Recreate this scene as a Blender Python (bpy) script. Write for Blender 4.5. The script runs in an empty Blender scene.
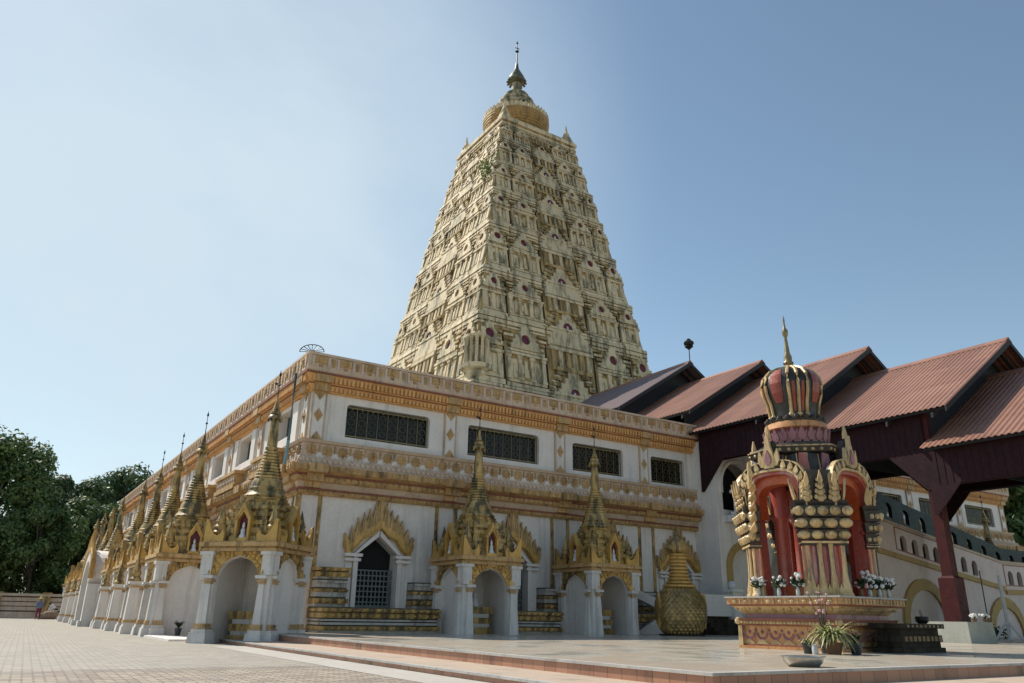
import bpy, bmesh, math, random
from mathutils import Matrix, Vector
R = math.radians
random.seed(7)
scene = bpy.context.scene
col = scene.collection
PI = math.pi

# ------------------------------------------------------------------ helpers
class MB:
    """collects shapes and links them as one mesh object"""
    def __init__(self):
        self.v = []; self.f = []; self.M = Matrix.Identity(4); self.runs = []
    def take(self, other, k):
        """absorb another mesh's shapes as material slot k"""
        n = len(self.v); self.runs.append((len(self.f), len(self.f) + len(other.f), k))
        self.v += other.v; self.f += [tuple(i + n for i in f) for f in other.f]; return self
    def add(self, vs, fs):
        n = len(self.v); M = self.M
        self.v += [tuple(M @ Vector(p)) for p in vs]
        self.f += [tuple(i + n for i in f) for f in fs]
    def box(self, x0, y0, z0, x1, y1, z1):
        self.fr(x0, y0, x1, y1, z0, x0, y0, x1, y1, z1)
    def cbox(self, cx, cy, cz, w, d, h):
        self.box(cx - w/2, cy - d/2, cz - h/2, cx + w/2, cy + d/2, cz + h/2)
    def fr(self, x0, y0, x1, y1, z0, X0, Y0, X1, Y1, z1):
        self.add([(x0, y0, z0), (x1, y0, z0), (x1, y1, z0), (x0, y1, z0),
                  (X0, Y0, z1), (X1, Y0, z1), (X1, Y1, z1), (X0, Y1, z1)],
                 [(3, 2, 1, 0), (4, 5, 6, 7), (0, 1, 5, 4), (1, 2, 6, 5), (2, 3, 7, 6), (3, 0, 4, 7)])
    def lathe(self, prof, n=16, cx=0, cy=0, sx=1, sy=1, rot=0, cap=True):
        vs = []; fs = []
        for r, z in prof:
            for i in range(n):
                a = 2*PI*i/n + rot
                vs.append((cx + sx*r*math.cos(a), cy + sy*r*math.sin(a), z))
        m = len(prof)
        for j in range(m - 1):
            for i in range(n):
                k = (i + 1) % n
                fs.append((j*n + i, j*n + k, (j+1)*n + k, (j+1)*n + i))
        if cap:
            fs.append(tuple(range(n - 1, -1, -1)))
            fs.append(tuple((m-1)*n + i for i in range(n)))
        self.add(vs, fs)
    def ball(self, c, r, n=10, m=6, sx=1, sy=1, sz=1):
        prof = [(r*math.sin(PI*j/m) + 1e-4, c[2] - sz*r*math.cos(PI*j/m)) for j in range(m + 1)]
        self.lathe(prof, n, c[0], c[1], sx, sy, cap=False)
    def ext(self, pts, O, U, V, d):
        """polygon pts (u,v) in the plane O,U,V, extruded by vector d"""
        O = Vector(O); U = Vector(U); V = Vector(V); d = Vector(d)
        n = len(pts)
        a = [O + U*p[0] + V*p[1] for p in pts]
        b = [p + d for p in a]
        fs = [tuple(range(n - 1, -1, -1)), tuple(range(n, 2*n))]
        for i in range(n):
            k = (i + 1) % n
            fs.append((i, k, n + k, n + i))
        self.add([tuple(p) for p in a + b], fs)
    def strip(self, A, B, O, U, V, d):
        """a band between polylines A and B (same count), extruded by d: quads only"""
        O = Vector(O); U = Vector(U); V = Vector(V); d = Vector(d)
        n = len(A)
        q = [O + U*p[0] + V*p[1] for p in A] + [O + U*p[0] + V*p[1] for p in B]
        q = q + [p + d for p in q]
        fs = []
        for i in range(n - 1):
            fs += [(i, i+1, n+i+1, n+i), (2*n+i, 3*n+i, 3*n+i+1, 2*n+i+1),
                   (i, 2*n+i, 2*n+i+1, i+1), (n+i, n+i+1, 3*n+i+1, 3*n+i)]
        fs += [(0, n, 3*n, 2*n), (n-1, 3*n-1, 4*n-1, 2*n-1)]
        self.add([tuple(p) for p in q], fs)
    def tube(self, pts, r, n=6, r2=None):
        pts = [Vector(p) for p in pts]
        vs = []; fs = []; m = len(pts)
        for j, p in enumerate(pts):
            t = (pts[min(j+1, m-1)] - pts[max(j-1, 0)])
            t = t.normalized() if t.length > 1e-9 else Vector((0, 0, 1))
            a = t.cross(Vector((0, 0, 1)))
            if a.length < 1e-3: a = t.cross(Vector((1, 0, 0)))
            a.normalize(); b = t.cross(a)
            rr = r if r2 is None else r + (r2 - r)*j/(m - 1)
            for i in range(n):
                g = 2*PI*i/n
                vs.append(tuple(p + a*(rr*math.cos(g)) + b*(rr*math.sin(g))))
        for j in range(m - 1):
            for i in range(n):
                k = (i + 1) % n
                fs.append((j*n+i, j*n+k, (j+1)*n+k, (j+1)*n+i))
        fs.append(tuple(range(n-1, -1, -1))); fs.append(tuple((m-1)*n+i for i in range(n)))
        self.add(vs, fs)
    def sweep(self, prof, x0, x1, y0, y1):
        """closed profile of (out, z) carried round the rectangle"""
        vs = []; fs = []; m = len(prof)
        for o, z in prof:
            vs += [(x0-o, y0-o, z), (x1+o, y0-o, z), (x1+o, y1+o, z), (x0-o, y1+o, z)]
        for j in range(m):
            J = (j + 1) % m
            for i in range(4):
                k = (i + 1) % 4
                fs.append((j*4+i, j*4+k, J*4+k, J*4+i))
        self.add(vs, fs)
    def lift(self, dz):
        self.v = [(x, y, z + dz) for x, y, z in self.v]; return self
    def build(self, name, mat, parent=None, smooth=False, label=None, world=False, recalc=True):
        me = bpy.data.meshes.new(name)
        vs = self.v
        if parent is not None and world:
            W = parent
            off = Vector((0, 0, 0))
            while W is not None:
                off += W.location; W = W.parent
            vs = [tuple(Vector(p) - off) for p in vs]
        me.from_pydata(vs, [], self.f); me.update()
        if recalc and len(self.f) < 200000:
            bm = bmesh.new(); bm.from_mesh(me)
            bmesh.ops.recalc_face_normals(bm, faces=bm.faces)
            bm.to_mesh(me); bm.free()
        if smooth:
            for p in me.polygons: p.use_smooth = True
            try: me.set_sharp_from_angle(angle=R(38))
            except Exception: pass
        for q in (mat if isinstance(mat, (list, tuple)) else [mat]): me.materials.append(q)
        for a, b, k in self.runs:
            for i in range(a, b): me.polygons[i].material_index = k
        o = bpy.data.objects.new(name, me); col.objects.link(o)
        if parent is not None: o.parent = parent
        if label: o['label'] = label
        return o

def tag(o, label, cat, group=None):
    o['label'] = label; o['category'] = cat
    if group: o['group'] = group
    return o
def thing(name, loc, label, cat, group=None, rz=0):
    o = bpy.data.objects.new(name, None); o.location = loc; o.rotation_euler = (0, 0, rz)
    o.empty_display_size = .3
    col.objects.link(o)
    return tag(o, label, cat, group)
def part_empty(name, parent):
    o = bpy.data.objects.new(name, None); col.objects.link(o); o.parent = parent
    return o
def kids(o): return [c for c in bpy.data.objects if c.parent is o]
def copy_tree(o, parent=None, label=None):
    c = o.copy(); col.objects.link(c)
    if parent is not None: c.parent = parent
    if label: c['label'] = label
    for ch in KID.get(o.name, None) or kids(o): copy_tree(ch, c)
    return c
KID = {}
def struct(o, kind='structure'):
    o['kind'] = kind; return o

# ------------------------------------------------------------------ materials
def nodes(name):
    m = bpy.data.materials.new(name); m.use_nodes = True
    nt = m.node_tree
    for n in list(nt.nodes): nt.nodes.remove(n)
    out = nt.nodes.new('ShaderNodeOutputMaterial'); b = nt.nodes.new('ShaderNodeBsdfPrincipled')
    nt.links.new(b.outputs[0], out.inputs[0])
    return m, nt, b
def N(nt, t, **kw):
    n = nt.nodes.new(t)
    for k, v in kw.items():
        if hasattr(n, k): setattr(n, k, v)
    return n
def noise(nt, scale, detail=4, rough=.55, stretch=None, src='Object', off=0):
    tc = N(nt, 'ShaderNodeTexCoord'); mp = N(nt, 'ShaderNodeMapping')
    if stretch: mp.inputs['Scale'].default_value = stretch
    mp.inputs['Location'].default_value = (off, off*1.7, off*.6)
    if src == 'World':
        g = N(nt, 'ShaderNodeNewGeometry'); nt.links.new(g.outputs['Position'], mp.inputs[0])
    else: nt.links.new(tc.outputs[src], mp.inputs[0])
    nz = N(nt, 'ShaderNodeTexNoise'); nz.inputs['Scale'].default_value = scale
    nz.inputs['Detail'].default_value = detail; nz.inputs['Roughness'].default_value = rough
    nt.links.new(mp.outputs[0], nz.inputs['Vector'])
    return nz.outputs['Fac']
def ramp(nt, fac, stops):
    r = N(nt, 'ShaderNodeValToRGB'); e = r.color_ramp.elements
    while len(e) < len(stops): e.new(.5)
    for i, (p, c) in enumerate(stops):
        e[i].position = p; e[i].color = (c, c, c, 1) if not isinstance(c, tuple) else (*c, 1)
    nt.links.new(fac, r.inputs[0]); return r.outputs[0]
def mix(nt, f, a, b, mode='MIX'):
    m = N(nt, 'ShaderNodeMix', data_type='RGBA', blend_type=mode)
    for sock, val in ((m.inputs[0], f), (m.inputs[6], a), (m.inputs[7], b)):
        if isinstance(val, (int, float)): sock.default_value = val
        elif isinstance(val, tuple): sock.default_value = (*val, 1)
        else: nt.links.new(val, sock)
    return m.outputs[2]
def bump(nt, b, h, strength=.3, dist=.02):
    bp = N(nt, 'ShaderNodeBump'); bp.inputs['Strength'].default_value = strength
    bp.inputs['Distance'].default_value = dist
    nt.links.new(h, bp.inputs['Height']); nt.links.new(bp.outputs[0], b.inputs['Normal'])

def painted(name, c, c2=None, dirt=(.05, .055, .045), amount=.5, rough=.6, metal=0, scale=1.2, streak=True, fine=9, spec=.35, bumps=.25, sfreq=1.6, island=.0, vs=.5):
    """weathered paint on plaster: tone variation, soot streaks and algae patches"""
    m, nt, b = nodes(name)
    c2 = c2 or tuple(x*.8 for x in c)
    f1 = noise(nt, scale, 5, .6, src='World')
    base = mix(nt, ramp(nt, f1, [(.35, 0.), (.65, 1.)]), c, c2)
    f2 = noise(nt, sfreq if streak else 2.2, 7, .7, (2.2, 2.2, vs) if streak else None, 'World', 3.1)
    lo = .605 - .17*amount
    msk = ramp(nt, f2, [(lo, 0.), (lo + .13, min(.95, .25 + amount*.7))])
    base = mix(nt, msk, base, dirt)
    f3 = noise(nt, fine, 4, .6, None, 'World', 1.3)
    base = mix(nt, ramp(nt, f3, [(.3, .0), (.75, .3)]), base, tuple(x*.6 for x in c))
    nt.links.new(base, b.inputs['Base Color'])
    if island:
        gi = N(nt, 'ShaderNodeNewGeometry'); hs = N(nt, 'ShaderNodeHueSaturation')
        mr = N(nt, 'ShaderNodeMapRange'); mr.inputs[3].default_value = 1 - island; mr.inputs[4].default_value = 1 + island*.6
        nt.links.new(gi.outputs['Random Per Island'], mr.inputs[0]); nt.links.new(mr.outputs[0], hs.inputs['Value'])
        nt.links.new(base, hs.inputs['Color']); base = hs.outputs[0]
    nt.links.new(base, b.inputs['Base Color'])
    b.inputs['Metallic'].default_value = metal
    b.inputs['Specular IOR Level'].default_value = spec
    rr = ramp(nt, f3, [(.3, rough - .08), (.7, min(1, rough + .15))]); nt.links.new(rr, b.inputs['Roughness'])
    if bumps: bump(nt, b, f3, bumps, .03)
    return m
def plain(name, c, rough=.5, metal=0, var=.25, scale=6, spec=.5):
    m, nt, b = nodes(name)
    f = noise(nt, scale, 3, .6)
    nt.links.new(mix(nt, ramp(nt, f, [(.3, 0.), (.7, 1.)]), c, tuple(x*(1-var) for x in c)), b.inputs['Base Color'])
    b.inputs['Roughness'].default_value = rough; b.inputs['Metallic'].default_value = metal
    b.inputs['Specular IOR Level'].default_value = spec
    return m

M = {}
M['white'] = painted('white_plaster', (.80, .755, .71), (.72, .675, .64), (.40, .38, .34), .42, .7, bumps=.12, sfreq=1.1, vs=.16)
M['pier'] = painted('pier_whitewash', (.73, .695, .66), (.62, .59, .56), (.36, .33, .29), .5, .7, bumps=.15, sfreq=1.6, vs=.2)
M['pale'] = painted('pale_pink_plaster', (.60, .47, .35), (.50, .37, .26), (.20, .17, .14), .45, .75)
M['pinkw'] = painted('pink_white_plaster', (.68, .54, .42), (.56, .41, .30), (.22, .19, .17), .45, .75)
M['gold'] = painted('weathered_gold_paint', (.53, .34, .115), (.41, .255, .085), (.020, .022, .016), .86, .42, .2, 2.0, spec=.5, sfreq=1.8)
M['goldb'] = painted('bright_gold_paint', (.64, .39, .105), (.50, .295, .085), (.05, .042, .022), .5, .36, .2, 2.0, spec=.5, sfreq=2.6, island=.2)
M['goldc'] = painted('cornice_gold_paint', (.58, .38, .17), (.46, .28, .12), (.045, .035, .025), .62, .55, .05, 2.0, sfreq=2.2, island=.2)
M['tan'] = painted('tan_flame_paint', (.56, .37, .17), (.44, .28, .12), (.06, .045, .03), .55, .5, .05, 3, sfreq=2.6, island=.2)
M['stup'] = painted('mouldy_stupa_gold', (.57, .39, .145), (.45, .305, .11), (.020, .026, .018), .95, .42, .15, 2.5, spec=.5, sfreq=2.0)
M['orange'] = painted('orange_cornice_paint', (.74, .42, .17), (.64, .35, .13), (.18, .09, .04), .38, .65, island=.14)
M['redp'] = painted('red_moulding_paint', (.30, .11, .07), (.22, .08, .05), (.06, .04, .03), .4, .6)
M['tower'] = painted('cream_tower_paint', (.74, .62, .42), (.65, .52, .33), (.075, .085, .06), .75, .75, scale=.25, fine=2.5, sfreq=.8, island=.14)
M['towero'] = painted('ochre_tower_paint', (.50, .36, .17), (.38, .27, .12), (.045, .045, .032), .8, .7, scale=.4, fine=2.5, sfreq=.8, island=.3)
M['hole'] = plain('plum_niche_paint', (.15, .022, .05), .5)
M['maroon'] = plain('maroon_niche_paint', (.11, .015, .03), .5)
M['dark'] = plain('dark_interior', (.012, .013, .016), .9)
M['statue'] = plain('white_statue_paint', (.72, .72, .74), .5)
M['bronze'] = painted('verdigris_bronze', (.20, .19, .12), (.13, .13, .09), (.03, .035, .03), .7, .4, .4, 3)
M['iron'] = plain('dark_iron', (.03, .028, .026), .5, .6)
M['grille'] = painted('gilded_iron', (.30, .24, .11), (.2, .16, .08), (.03, .03, .02), .4, .45, .4)
M['lattice'] = plain('grey_steel_lattice', (.15, .18, .19), .5, .3)
M['pipe'] = plain('blue_pvc_pipe', (.20, .36, .44), .45)
M['shutter'] = plain('dark_green_shutter', (.012, .03, .03), .5)
M['wood'] = painted('purple_stained_wood', (.038, .016, .020), (.028, .012, .016), (.012, .008, .011), .4, .65, scale=3, spec=.12)
M['post'] = painted('maroon_post_paint', (.072, .016, .016), (.05, .012, .013), (.03, .012, .012), .45, .55, scale=4, spec=.18)
M['concrete'] = painted('grey_green_concrete', (.42, .43, .38), (.34, .35, .31), (.14, .15, .12), .4, .8)
M['teal'] = painted('dark_green_paint', (.012, .032, .033), (.009, .024, .026), (.01, .015, .015), .4, .55)
M['pinkwall'] = painted('pale_rose_wall', (.74, .61, .55), (.68, .56, .50), (.36, .28, .24), .3, .75)
M['ochre'] = painted('ochre_arch_paint', (.46, .30, .10), (.40, .25, .08), (.16, .10, .05), .4, .6)
M['silver'] = plain('worn_aluminium', (.55, .53, .49), .32, .9, .3, 14)
M['stone'] = painted('grey_wall_plaster', (.54, .52, .49), (.45, .43, .40), (.06, .062, .05), .62, .8, sfreq=1.0)
M['red'] = painted('glossy_red_paint', (.44, .075, .05), (.38, .11, .09), (.50, .36, .33), .5, .28, scale=1.5, spec=.6, fine=6)
M['redw'] = painted('dome_red_panel', (.34, .06, .03), (.26, .045, .03), (.06, .03, .03), .6, .3, spec=.5)
M['redd'] = painted('dark_red_lacquer', (.20, .03, .02), (.13, .022, .02), (.03, .02, .02), .6, .35, spec=.5)
M['redo'] = painted('orange_red_paint', (.52, .12, .03), (.46, .08, .025), (.15, .05, .03), .3, .3, scale=2, spec=.6)
M['shr'] = painted('shrine_gold_paint', (.66, .49, .26), (.54, .36, .16), (.04, .034, .026), .6, .4, .1, 3, spec=.5, sfreq=4, island=.25)
M['shrb'] = painted('shrine_orange_gold', (.64, .34, .14), (.52, .24, .10), (.05, .035, .025), .55, .45, .05, 3, sfreq=4)
M['black'] = painted('black_lacquer', (.022, .02, .018), (.03, .026, .02), (.10, .08, .05), .35, .4, spec=.5)
M['lotus'] = painted('dusty_pink_lotus', (.36, .16, .18), (.28, .12, .15), (.06, .04, .045), .5, .35, scale=3, spec=.5)
M['purple'] = plain('purple_glass_mosaic', (.14, .06, .13), .3, 0, .5, 30)
M['soot2'] = painted('sooty_gilding', (.30, .19, .08), (.18, .11, .05), (.015, .016, .014), .7, .6, scale=4, sfreq=4)
M['drum'] = painted('drum_gold', (.50, .33, .13), (.36, .23, .09), (.05, .04, .03), .6, .5, .1, 1)
M['belltop'] = painted('stained_bell_stone', (.52, .46, .32), (.42, .36, .24), (.06, .06, .045), .9, .7, scale=.6, sfreq=.9)
M['groove'] = painted('dirty_shadow_groove', (.15, .12, .085), (.10, .085, .06), (.03, .03, .025), .6, .8)  # dark tone painting the shadow gaps between courses, with dirt
M['soot3'] = painted('tarnished_gold', (.30, .24, .12), (.2, .16, .08), (.03, .03, .025), .7, .4, .2, 4, sfreq=4)
M['soot'] = painted('sooty_stone_joint_shade', (.06, .045, .03), (.035, .03, .024), (.010, .012, .010), .8, .8, scale=3, spec=.15)  # soot; on the tower joints it also stands in for shadow gaps
M['flower'] = plain('white_blossom', (.78, .76, .72), .7)
M['pinkf'] = plain('pink_blossom', (.68, .38, .40), .7)
M['leaf'] = plain('spider_plant_leaf', (.50, .52, .22), .5, 0, .6, 9)
M['leafd'] = plain('dark_pot_leaf', (.03, .065, .025), .5, 0, .5, 9)
M['potd'] = plain('black_plastic_pot', (.025, .028, .03), .4)
M['terra'] = plain('brown_clay_pot', (.18, .09, .045), .7)
M['glassw'] = plain('pale_glass_vase', (.5, .52, .5), .15)
M['skin'] = plain('skin', (.30, .17, .11), .6)
M['sh_blue'] = plain('blue_grey_shirt', (.16, .20, .33), .8)
M['sh_white'] = plain('white_shirt', (.7, .7, .72), .8)
M['tr_plum'] = plain('plum_trousers', (.17, .025, .07), .8)
M['tr_dark'] = plain('dark_trousers', (.02, .02, .03), .8)
M['hat'] = plain('yellow_straw_hat', (.62, .52, .12), .7)
M['sack'] = plain('brown_sacking', (.30, .21, .15), .9, 0, .4)
M['orangec'] = plain('orange_canvas', (.55, .15, .02), .8)
M['bluec'] = plain('blue_tarpaulin', (.02, .07, .12), .6)
M['steelw'] = plain('white_pole_paint', (.62, .62, .62), .5)

def glass_mat():
    m, nt, b = nodes('dark_window_glass')
    b.inputs['Base Color'].default_value = (.010, .012, .010, 1); b.inputs['Roughness'].default_value = .25
    b.inputs['Specular IOR Level'].default_value = .25
    return m
M['glass'] = glass_mat()

def roof_mat(grey=0):
    m, nt, b = nodes('rusty_red_corrugated_sheet')
    f = noise(nt, .6, 5, .6, (3, .5, 1), 'World')
    c = mix(nt, ramp(nt, f, [(.3, 0.), (.7, 1.)]), (.39, .20, .135), (.30, .15, .105))
    f2 = noise(nt, 3, 5, .7, (.5, 4, 1), 'World', 5)
    c = mix(nt, ramp(nt, f2, [(.5, 0.), (.8, .5)]), c, (.20, .11, .09))
    g = N(nt, 'ShaderNodeNewGeometry'); sp = N(nt, 'ShaderNodeSeparateXYZ'); nt.links.new(g.outputs['Position'], sp.inputs[0])
    cb = N(nt, 'ShaderNodeCombineXYZ'); nt.links.new(sp.outputs[1], cb.inputs[0]); nt.links.new(sp.outputs[0], cb.inputs[1])
    br = N(nt, 'ShaderNodeTexBrick'); br.offset = 0; br.inputs['Scale'].default_value = 1; br.inputs['Brick Width'].default_value = .8
    br.inputs['Row Height'].default_value = 2.0; br.inputs['Mortar Size'].default_value = .012
    br.inputs['Color1'].default_value = (1, 1, 1, 1); br.inputs['Color2'].default_value = (.78, .74, .74, 1); br.inputs['Mortar'].default_value = (.8, .76, .74, 1)
    nt.links.new(cb.outputs[0], br.inputs['Vector'])
    c = mix(nt, 1.0, c, br.outputs['Color'], 'MULTIPLY')
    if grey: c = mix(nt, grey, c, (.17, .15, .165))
    nt.links.new(c, b.inputs['Base Color']); b.inputs['Roughness'].default_value = .5
    b.inputs['Metallic'].default_value = .15
    return m
M['roof'] = roof_mat()
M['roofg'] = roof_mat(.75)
M['gable'] = plain('dark_gable_boards', (.016, .019, .024), .7)

def scale_mat():
    m, nt, b = nodes('gilded_feather_scales')
    f = noise(nt, 5, 4, .6)
    c = mix(nt, ramp(nt, f, [(.35, 0.), (.65, 1.)]), (.46, .30, .10), (.22, .15, .06))
    nt.links.new(c, b.inputs['Base Color']); b.inputs['Roughness'].default_value = .36
    b.inputs['Metallic'].default_value = .35
    return m
M['scale'] = scale_mat()

def paver_mat():
    m, nt, b = nodes('beige_brick_pavers')
    g = N(nt, 'ShaderNodeNewGeometry'); mp = N(nt, 'ShaderNodeMapping')
    mp.inputs['Rotation'].default_value = (0, 0, R(2))
    nt.links.new(g.outputs['Position'], mp.inputs[0])
    br = N(nt, 'ShaderNodeTexBrick'); br.offset = .5
    br.inputs['Scale'].default_value = 1.0; br.inputs['Brick Width'].default_value = .27
    br.inputs['Row Height'].default_value = .135; br.inputs['Mortar Size'].default_value = .016
    br.inputs['Color1'].default_value = (.46, .38, .28, 1); br.inputs['Color2'].default_value = (.20, .135, .105, 1)
    br.inputs['Mortar'].default_value = (.07, .06, .05, 1); br.inputs['Bias'].default_value = -.15
    nt.links.new(mp.outputs[0], br.inputs['Vector'])
    f = noise(nt, .35, 6, .6, None, 'World')
    c = mix(nt, ramp(nt, f, [(.3, 0.), (.7, .25)]), br.outputs['Color'], (.31, .29, .26))
    f4 = noise(nt, .9, 6, .7, (1, .5, 1), 'World', 9)
    c = mix(nt, ramp(nt, f4, [(.48, 0.), (.64, .5)]), c, (.20, .175, .15))
    # paler grey field further from the steps
    sx = N(nt, 'ShaderNodeSeparateXYZ'); nt.links.new(g.outputs['Position'], sx.inputs[0])
    far = N(nt, 'ShaderNodeMapRange'); far.inputs[1].default_value = 14.6; far.inputs[2].default_value = 15.0
    nt.links.new(sx.outputs[1], far.inputs[0])
    c = mix(nt, far.outputs[0], c, mix(nt, .42, c, (.36, .355, .31)))
    ln = N(nt, 'ShaderNodeMath', operation='COMPARE'); nt.links.new(sx.outputs[1], ln.inputs[0]); ln.inputs[1].default_value = 14.35; ln.inputs[2].default_value = .28
    lm = N(nt, 'ShaderNodeMath', operation='MULTIPLY'); nt.links.new(ln.outputs[0], lm.inputs[0]); lm.inputs[1].default_value = .45
    c = mix(nt, lm.outputs[0], c, (.17, .165, .15))
    nt.links.new(c, b.inputs['Base Color'])
    f2 = noise(nt, 60, 3, .6, None, 'World')
    b.inputs['Roughness'].default_value = .82
    h = mix(nt, .25, br.outputs['Fac'], f2)
    bp = N(nt, 'ShaderNodeBump'); bp.invert = True; bp.inputs['Strength'].default_value = .5; bp.inputs['Distance'].default_value = .01
    nt.links.new(h, bp.inputs['Height']); nt.links.new(bp.outputs[0], b.inputs['Normal'])
    return m
M['paver'] = paver_mat()

def platform_mat():
    m, nt, b = nodes('stained_marble_tiles')
    g = N(nt, 'ShaderNodeNewGeometry'); mp = N(nt, 'ShaderNodeMapping')
    nt.links.new(g.outputs['Position'], mp.inputs[0])
    br = N(nt, 'ShaderNodeTexBrick'); br.offset = 0.
    br.inputs['Brick Width'].default_value = .6; br.inputs['Row Height'].default_value = .6
    br.inputs['Scale'].default_value = 1.0; br.inputs['Mortar Size'].default_value = .004
    br.inputs['Color1'].default_value = (.60, .56, .47, 1); br.inputs['Color2'].default_value = (.50, .46, .39, 1)
    br.inputs['Mortar'].default_value = (.2, .18, .16, 1)
    nt.links.new(mp.outputs[0], br.inputs['Vector'])
    f = noise(nt, .55, 6, .65, None, 'World', 2)
    c = mix(nt, ramp(nt, f, [(.46, 0.), (.58, .85)]), br.outputs['Color'], (.33, .26, .19))
    f2 = noise(nt, 5, 5, .7, None, 'World', 4)
    c = mix(nt, ramp(nt, f2, [(.55, 0.), (.8, .5)]), c, (.20, .17, .14))
    nt.links.new(c, b.inputs['Base Color'])
    nt.links.new(ramp(nt, f, [(.40, .12), (.62, .45)]), b.inputs['Roughness'])
    b.inputs['Specular IOR Level'].default_value = .5
    return m
M['plat'] = platform_mat()

def riser_mat():
    m, nt, b = nodes('terracotta_riser_tiles')
    g = N(nt, 'ShaderNodeNewGeometry')
    sx = N(nt, 'ShaderNodeSeparateXYZ'); nt.links.new(g.outputs['Position'], sx.inputs[0])
    ad = N(nt, 'ShaderNodeMath', operation='ADD'); nt.links.new(sx.outputs[0], ad.inputs[0]); nt.links.new(sx.outputs[1], ad.inputs[1])
    cb = N(nt, 'ShaderNodeCombineXYZ'); nt.links.new(ad.outputs[0], cb.inputs[0]); nt.links.new(sx.outputs[2], cb.inputs[1])
    br = N(nt, 'ShaderNodeTexBrick'); br.offset = 0
    br.inputs['Scale'].default_value = 1; br.inputs['Brick Width'].default_value = .31; br.inputs['Row Height'].default_value = .9
    br.inputs['Mortar Size'].default_value = .006
    br.inputs['Color1'].default_value = (.42, .21, .13, 1); br.inputs['Color2'].default_value = (.34, .16, .10, 1)
    br.inputs['Mortar'].default_value = (.10, .06, .05, 1)
    nt.links.new(cb.outputs[0], br.inputs['Vector'])
    f = noise(nt, 1.3, 6, .7, (1, 1, .25), 'World', 6)
    c = mix(nt, ramp(nt, f, [(.56, 0.), (.68, .8)]), br.outputs['Color'], (.07, .05, .035))
    nt.links.new(c, b.inputs['Base Color']); b.inputs['Roughness'].default_value = .5
    return m
M['riser'] = riser_mat()
M['nosing'] = painted('pale_stone_nosing', (.50, .48, .45), (.40, .38, .36), (.16, .14, .12), .5, .6)
M['peach'] = painted('peach_cement', (.50, .39, .29), (.44, .35, .28), (.24, .19, .15), .45, .75, streak=False)

def leaf_mat(name, a, b_, c):
    m, nt, b = nodes(name)
    oi = N(nt, 'ShaderNodeNewGeometry')
    f = noise(nt, .35, 3, .6, None, 'World')
    cc = mix(nt, ramp(nt, f, [(.35, 0.), (.65, 1.)]), a, b_)
    cc = mix(nt, ramp(nt, oi.outputs['Random Per Island'], [(.3, 0.), (1., .8)]), cc, c)
    nt.links.new(cc, b.inputs['Base Color']); b.inputs['Roughness'].default_value = .55
    b.inputs['Specular IOR Level'].default_value = .3
    tr = N(nt, 'ShaderNodeBsdfTranslucent'); nt.links.new(cc, tr.inputs[0])
    ms = N(nt, 'ShaderNodeMixShader'); ms.inputs[0].default_value = .25
    nt.links.new(b.outputs[0], ms.inputs[1]); nt.links.new(tr.outputs[0], ms.inputs[2])
    out = [n for n in nt.nodes if n.type == 'OUTPUT_MATERIAL'][0]
    nt.links.new(ms.outputs[0], out.inputs[0])
    return m
M['tree1'] = leaf_mat('broadleaf_foliage', (.055, .11, .038), (.09, .155, .052), (.19, .235, .08))
M['tree2'] = leaf_mat('dark_foliage', (.045, .092, .042), (.07, .13, .052), (.15, .195, .075))
M['bark'] = plain('tree_bark', (.09, .07, .055), .9)
CAM_LENS = 27.081
CAM_R = ((0.840034, 0.194891, 0.506320), (-0.542299, 0.274243, 0.794168), (0.015921, -0.941705, 0.336062))
EXPO = 0.13
# ------------------------------------------------------------------ ground, steps, platform
g = MB(); g.add([(-350, -60, 0), (400, -60, 0), (400, 500, 0), (-350, 500, 0)], [(0, 1, 2, 3)])
struct(g.build('ground', M['paver'], recalc=False))
ZS, ZP = .104, .29
g = MB(); g.box(6.27, 5.95, -.3, 75, 27.5, ZS - .02)
struct(g.build('lower_step', M['riser']))
g = MB(); g.box(6.29, 5.97, ZS - .0165, 75, 27.5, ZS)
struct(g.build('lower_step_top', M['peach']))
g = MB(); g.box(6.245, 5.925, ZS - .03, 6.36, 27.5, ZS + .004); g.box(6.362, 5.925, ZS - .03, 75, 6.04, ZS + .004)
struct(g.build('lower_step_edge', M['nosing']))
g = MB(); g.box(7.55, 7.2, -.2, 74, 27.55, ZP - .02)
struct(g.build('platform_riser', M['riser']))
g = MB(); g.box(7.62, 7.27, ZP - .0165, 73.9, 27.55, ZP)
struct(g.build('platform', M['plat']))
g = MB(); g.box(7.52, 7.17, ZP - .034, 7.64, 27.5, ZP + .004); g.box(7.643, 7.17, ZP - .034, 74, 7.30, ZP + .004)
struct(g.build('platform_edge', M['nosing']))
g = MB(); g.add([(5.35, 6, .004), (6.243, 6, .004), (6.243, 23.4, .004), (5.35, 23.4, .004)], [(0, 1, 2, 3)])
struct(g.build('pavement_strip', painted('pale_cement_gutter', (.50, .47, .42), (.44, .40, .36), (.25, .22, .19), .3, .8)))

g = MB(); g.box(4.95, 27.3, -.1, 8.6, 32.0, .06)
struct(g.build('paved_slab', M['white']))
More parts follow.
